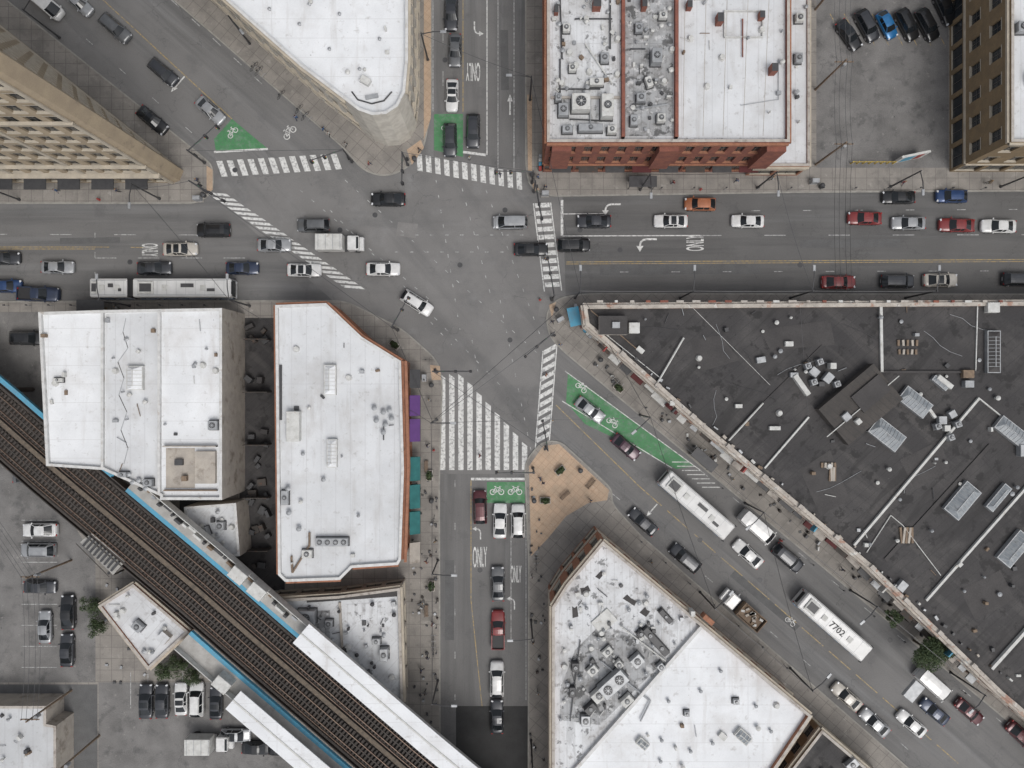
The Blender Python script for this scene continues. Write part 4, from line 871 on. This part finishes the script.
# ------------------------------------------------------------ street furniture
def lamp(px,py,deg,arm=2.6,h=8.5):
    b=MB(); b.cyl(0,0,0,.35,.22,METD,10,.16); b.tube((0,0,.3),(0,0,h),.13,METD,8,.09); b.tube((0,0,h-.3),(arm*.6,0,h+.35),.07,METD,6); b.tube((arm*.6,0,h+.35),(arm,0,h+.4),.07,METD,6)
    b.box(arm+.3,0,h+.3,.8,.34,.16,MET,0,ch=.04); b.box(arm+.3,0,h+.27,.5,.24,.03,HL)
    x,y=R(px,py); b.obj('street_lamp',None,(x,y,.13),math.radians(deg))
def signal(px,py,deg,arm=5,h=5.8):
    b=MB(); b.cyl(0,0,0,.4,.25,METD,10,.18); b.tube((0,0,.3),(0,0,h+.4),.14,METD,8,.1); b.tube((0,0,h),(arm,0,h+.4),.1,METD,6,.07)
    for u in (arm,arm*.6):
        b.box(u,0,h-.75,.32,.36,1.05,BLK,0,ch=.03)
        for i,m in enumerate((RED,YEP,SIG)): b.tube((u-.16,0,h-.05-i*.33),(u-.24,0,h-.05-i*.33),.1,m,10)
    b.box(0,.3,2.4,.3,.3,.9,BLK,0,ch=.03); b.box(arm*.35,0,h-.1,.9,.03,.3,pmat('street_sign_green',(.02,.2,.07),None,2,.5))
    x,y=R(px,py); b.obj('traffic_signal',None,(x,y,.13),math.radians(deg))
LP=[(160,199,-90),(20,200,-90),(250,44,-50),(190,-5,-50),(428,60,0),(530,100,180),(757,188,-90),(640,190,-90),(890,187,-90),(1000,187,-90),(575,298,90),(680,298,90),(790,298,90),(905,298,90),(640,415,220),(745,503,220),(850,590,220),(950,672,220),(437,420,0),(438,560,0),(438,680,0),(531,620,180),(531,740,180),(700,592,49),(790,668,49),(130,306,90),(250,306,90),(60,38,40)]
for q in LP: lamp(*q)
for q in [(207,192,-30,5),(205,163,40,5),(408,165,-90,4),(352,162,200,4.5),(532,183,180,5),(534,192,-80,5),(552,300,100,5),(552,335,220,5),(437,372,0,5),(398,330,60,4.5),(546,447,100,4),(533,468,180,5)]: signal(*q)
def simple(name,fn,pts,z=.134):
    b=MB(); fn(b); me=b.data(name)
    for px,py,dg in pts: x,y=R(px,py); place(me,name,x,y,z,dg)
def bin_(b): b.cyl(0,0,0,.9,.3,METD,12,.33); b.cyl(0,0,.9,1.05,.35,METD,12,.15)
simple('trash_bin',bin_,[(205,196,0),(415,160,0),(532,176,0),(556,310,0),(432,385,0),(432,500,0),(534,500,0),(580,470,0),(600,360,0),(650,187,0),(820,187,0)])
def hyd(b): b.cyl(0,0,0,.6,.12,RED,10); b.cyl(0,0,.6,.78,.14,RED,10,.04); b.tube((-.2,0,.45),(.2,0,.45),.06,RED,8); b.cyl(0,0,0,.06,.17,RED,10)
simple('fire_hydrant',hyd,[(434,450,0),(540,300,0),(700,190,0),(100,200,0),(780,540,0)])
def bike(b):
    for cx in(-.5,.5):
        for i in range(14):
            a=6.2832*i/14;c=6.2832*(i+1)/14; b.tube((cx+.33*math.cos(a),0,.35+.33*math.sin(a)),(cx+.33*math.cos(c),0,.35+.33*math.sin(c)),.02,RUB,4)
    for p,q in [((-.5,0,.35),(-.2,0,.8)),((-.2,0,.78),(.4,0,.8)),((.5,0,.35),(.38,0,.95)),((-.5,0,.35),(0,0,.3)),((0,0,.3),(.4,0,.78)),((0,0,.3),(-.22,0,.92)),((.36,-.28,.97),(.36,.28,.97))]: b.tube(p,q,.02,METD,5)
    b.box(-.23,0,.92,.26,.14,.06,BLK)
simple('bicycle',bike,[(300,110,50),(306,117,50),(282,96,50),(260,72,50),(255,68,50),(434,640,90),(434,650,90),(434,520,80),(536,560,90),(536,566,90),(610,375,-40),(616,380,-40),(428,360,0)])
def rack(b):
    for i in range(3):
        for s_ in(-.3,.3): b.tube((i*.8,s_,0),(i*.8,s_,.8),.025,MET,5)
        b.tube((i*.8,-.3,.8),(i*.8,.3,.8),.025,MET,5)
simple('bike_rack',rack,[(303,113,-41),(257,70,-41),(434,645,90),(536,562,90),(613,378,-41)])
def planter(b):
    b.box(0,0,0,1.5,.9,.5,COP,0,ch=.04); b.box(0,0,.5,1.3,.7,.02,SOIL)
    for i in range(160):
        a=random.uniform(0,6.28);r=random.uniform(0,.6);z=.5+random.uniform(.05,.7)*(1-r*.6); x=r*math.cos(a)*1.1;y=r*math.sin(a)*.7;s_=.09
        u=Vector((random.gauss(0,1),random.gauss(0,1),random.gauss(0,1))).normalized()*s_; w=u.orthogonal().normalized()*s_; p=Vector((x,y,z)); b.face([p-u-w,p+u-w,p+u+w,p-u+w],LEAF)
simple('planter',planter,[(560,470,40),(545,500,0),(430,475,90),(432,585,90),(618,388,-40),(395,345,-40)])
def meter(b): b.cyl(0,0,0,1.1,.04,MET,6); b.box(0,0,1.1,.2,.16,.35,METD,0,ch=.03)
simple('parking_meter',meter,[(660+i*32,190,0) for i in range(11)]+[(10+i*22,306,0) for i in range(10)]+[(720+i*30,487+i*25.3,0) for i in range(9)]+[(640+i*24,540+i*20.8,0) for i in range(8)]+[(437,500+i*25,0) for i in range(9)])
def bench(b):
    for i in range(3): b.box(0,-.15+i*.15,.43,1.6,.11,.04,WOOD)
    for i in range(2): b.box(0,.27,.55+i*.17,1.6,.04,.12,WOOD)
    for s_ in(-.7,.7): b.box(s_,0,0,.06,.45,.42,METD); b.box(s_,.25,.4,.05,.05,.5,METD)
simple('park_bench',bench,[(565,495,40),(590,483,-130),(427,466,90),(427,610,90)])
def ubox(b): b.box(0,0,.12,1.0,.6,1.3,MET,0,ch=.04); b.box(0,0,0,1.1,.7,.12,COP)
simple('utility_cabinet',ubox,[(200,200,0),(545,195,0),(560,320,30),(425,378,90),(812,183,0)])
def nbox(b):
    for i,m in enumerate((RED,BLUE,METW,MET)): b.box(i*.55,0,.1,.48,.42,1.0,m,0,ch=.04)
simple('newspaper_boxes',nbox,[(575,318,90),(582,328,-50),(540,170,90)])
b=MB()
x,y=R(573,318); b.box(0,0,2.2,1.6,2.6,.08,BLUE,0); 
for s_ in((-.7,-1.2),(.7,-1.2),(.7,1.2),(-.7,1.2)): b.tube((s_[0],s_[1],0),(s_[0],s_[1],2.2),.04,MET)
b.box(0,0,0,1.2,.7,.8,WOOD); b.obj('blue_canopy_stand',None,(x,y,.135),math.radians(12))
def shelter(b):
    b.box(0,0,2.4,3.8,1.5,.1,METD,0,ch=.03); b.box(0,.6,.3,3.6,.04,2.0,CGL)
    for s_ in(-1.7,1.7): b.box(s_,.6,0,.08,.08,2.4,METD); b.box(s_,-.5,0,.08,.08,2.4,METD)
    b.box(0,.3,.45,2.6,.4,.06,WOOD)
simple('bus_shelter',shelter,[(640,186,0),(100,307,180),(700,458,139)])
ups=[(815,165),(815,90),(815,10),(72,560),(72,690),(100,735)]
for px,py in ups:
    b=MB(); b.tube((0,0,0),(0,0,10.5),.16,WOOD,8,.11); b.box(0,0,9.6,2.4,.12,.14,WOOD); b.cyl(.35,0,8.2,9.1,.25,MET,10)
    for u in(-1,-.4,.4,1): b.cyl(u,0,9.74,9.95,.05,METD,6)
    x,y=R(px,py); b.obj('utility_pole',None,(x,y,.13))
b=MB()
def wire(p,q,z=9.95,sag=.7,r=.025):
    p=Vector((*R(*p),z));q=Vector((*R(*q),z)); pr=p
    for i in range(1,9):
        t=i/8; c=p.lerp(q,t); c.z-=sag*4*t*(1-t); b.tube(pr,c,r,METD,3); pr=c
for u in(-1,-.4,.4,1):
    k=u/S
    for a,c in ((0,1),(1,2),(3,4)): wire((ups[a][0]+k,ups[a][1]),(ups[c][0]+k,ups[c][1]))
    wire((72+k,560),(-60+k,380)); wire((815+k,165),(815+k,300))
for p,q in [((437,420),(552,335)),((398,330),(437,420)),((408,165),(532,183)),((207,192),(398,330)),((532,183),(552,300)),((160,199),(207,192)),((552,300),(575,298)),((205,163),(352,162)),((437,372),(546,447))]: wire(p,q,6.1,.4,.036)
for p,q in [(14,15),(15,16),(16,17),(10,14),(18,19),(19,20),(6,7),(10,11),(11,12),(12,13),(23,24)]: wire(LP[p][:2],LP[q][:2],8.4,.5,.035)
for p,q in [((575,298),(530,100)),((575,298),(437,420)),((437,420),(250,306)),((160,199),(250,306)),((640,415),(700,592)),((437,420),(640,415)),((428,60),(530,100)),((745,503),(790,668)),((790,298),(757,188))]: wire(p,q,8.4,.7,.034)
b.obj('overhead_wires')
# ------------------------------------------------------------ vegetation
def tree(px,py,r,h,name='street_tree',n=2600):
    b=MB(); b.tube((0,0,0),(0,0,h*.45),.17,BARK,8,.11); cl_=[]
    for i in range(9):
        a=i*2.4;rr=random.uniform(.35,.9)*r;z=h*random.uniform(.6,1.0); e_=(rr*math.cos(a),rr*math.sin(a),z); b.tube((0,0,h*random.uniform(.3,.45)),e_,.08,BARK,5,.02); cl_.append((e_,random.uniform(.3,.5)*r))
    cl_.append(((0,0,h),.45*r))
    for i in range(n):
        (cx,cy,cz),cr=random.choice(cl_); v=Vector((random.gauss(0,1),random.gauss(0,1),random.gauss(0,.8))).normalized()*cr*random.random()**.4
        p=Vector((cx,cy,cz))+v; s_=random.uniform(.06,.13); u=Vector((random.gauss(0,1),random.gauss(0,1),random.gauss(0,.6))).normalized(); w=u.orthogonal().normalized()
        b.face([p-u*s_*1.3,p+w*s_*.7,p+u*s_*1.3,p-w*s_*.7],LEAF)
    x,y=R(px,py); b.obj(name,None,(x,y,.13))
tree(913,640,2.7,5.6,n=6500); tree(884,612,1.2,3.4,n=900); tree(100,602,1.5,2.5,'shrub',1600); tree(104,622,1.4,2.2,'shrub',1500); tree(182,660,1.6,2.3,'shrub',1600); tree(168,668,1.3,2.0,'shrub',1300); tree(196,672,1.2,2.0,'shrub',1200)
tree(1040,745,2.5,5.5,n=2000)
b=MB()
for i in range(90):
    px=random.choice((random.uniform(412,438),random.uniform(530,545),random.uniform(412,438))); py=random.uniform(480,768); x,y=R(px,py)
    b.box(x,y,.14,random.uniform(.15,.4),random.uniform(.15,.4),random.uniform(.05,.6),random.choice((METD,METD,MET,STEEL,METD)),random.uniform(0,90),ch=.02)
for i in range(60):
    t=random.random(); px=590+t*430+random.uniform(-3,3); py=360+t*352+random.uniform(-6,2); x,y=R(px,py)
    b.box(x,y,.14,random.uniform(.2,.6),random.uniform(.15,.4),random.uniform(.05,.8),random.choice((METD,METW,MET,METD,STEEL,METD)),random.uniform(0,90),ch=.02)
for i in range(40):
    px=random.uniform(105,180);py=random.uniform(560,690); x,y=R(px,py); b.box(x,y,.14,.4,.3,.2,random.choice((WOOD,METD,MET)),random.uniform(0,90))
b.obj('sidewalk_clutter')
b=MB()
for i in range(8):
    x,y=R(139+i*17.3,690); b.box(x-1.1,y,.142,.1,5,.006,WHT2)
for i in range(9):
    x,y=R(838+i*14,30); b.box(x,y,.142,.1,5,.006,YEL,28)
for i in range(8): x,y=R(40,520+i*21); b.box(x,y,.142,5,.1,.006,WHT2)
b.obj('parking_bay_lines')
# ------------------------------------------------------------ light & camera
w=bpy.data.worlds.new('World'); bpy.context.scene.world=w; w.use_nodes=True; nt=w.node_tree
sky=nt.nodes.new('ShaderNodeTexSky'); sky.sky_type='NISHITA'; sky.sun_disc=False; sky.sun_elevation=math.radians(62); sky.sun_rotation=math.radians(150); sky.dust_density=4; sky.air_density=1
hs=nt.nodes.new('ShaderNodeHueSaturation'); hs.inputs['Saturation'].default_value=.28; nt.links.new(sky.outputs[0],hs.inputs['Color'])
bg=nt.nodes['Background']; bg.inputs['Strength'].default_value=.15; nt.links.new(hs.outputs[0],bg.inputs['Color'])
ld=bpy.data.lights.new('sun','SUN'); ld.energy=1.0; ld.angle=math.radians(26); ld.color=(1,.97,.93); so=bpy.data.objects.new('sun',ld); C.objects.link(so)
az=math.radians(150); elv=math.radians(62); dv=Vector((math.sin(az)*math.cos(elv),math.cos(az)*math.cos(elv),math.sin(elv))); so.rotation_euler=dv.to_track_quat('Z','Y').to_euler(); so.location=(0,0,60)
cd=bpy.data.cameras.new('camera'); cam=bpy.data.objects.new('camera',cd); C.objects.link(cam); cam.location=(0,0,H); cam.rotation_euler=(0,0,0)
cd.sensor_width=36; cd.lens=36*H/(1024*S); cd.clip_end=6000; cd.clip_start=1
bpy.context.scene.camera=cam
sc=bpy.context.scene; sc.view_settings.view_transform='Standard'; sc.view_settings.look='None'; sc.view_settings.exposure=0
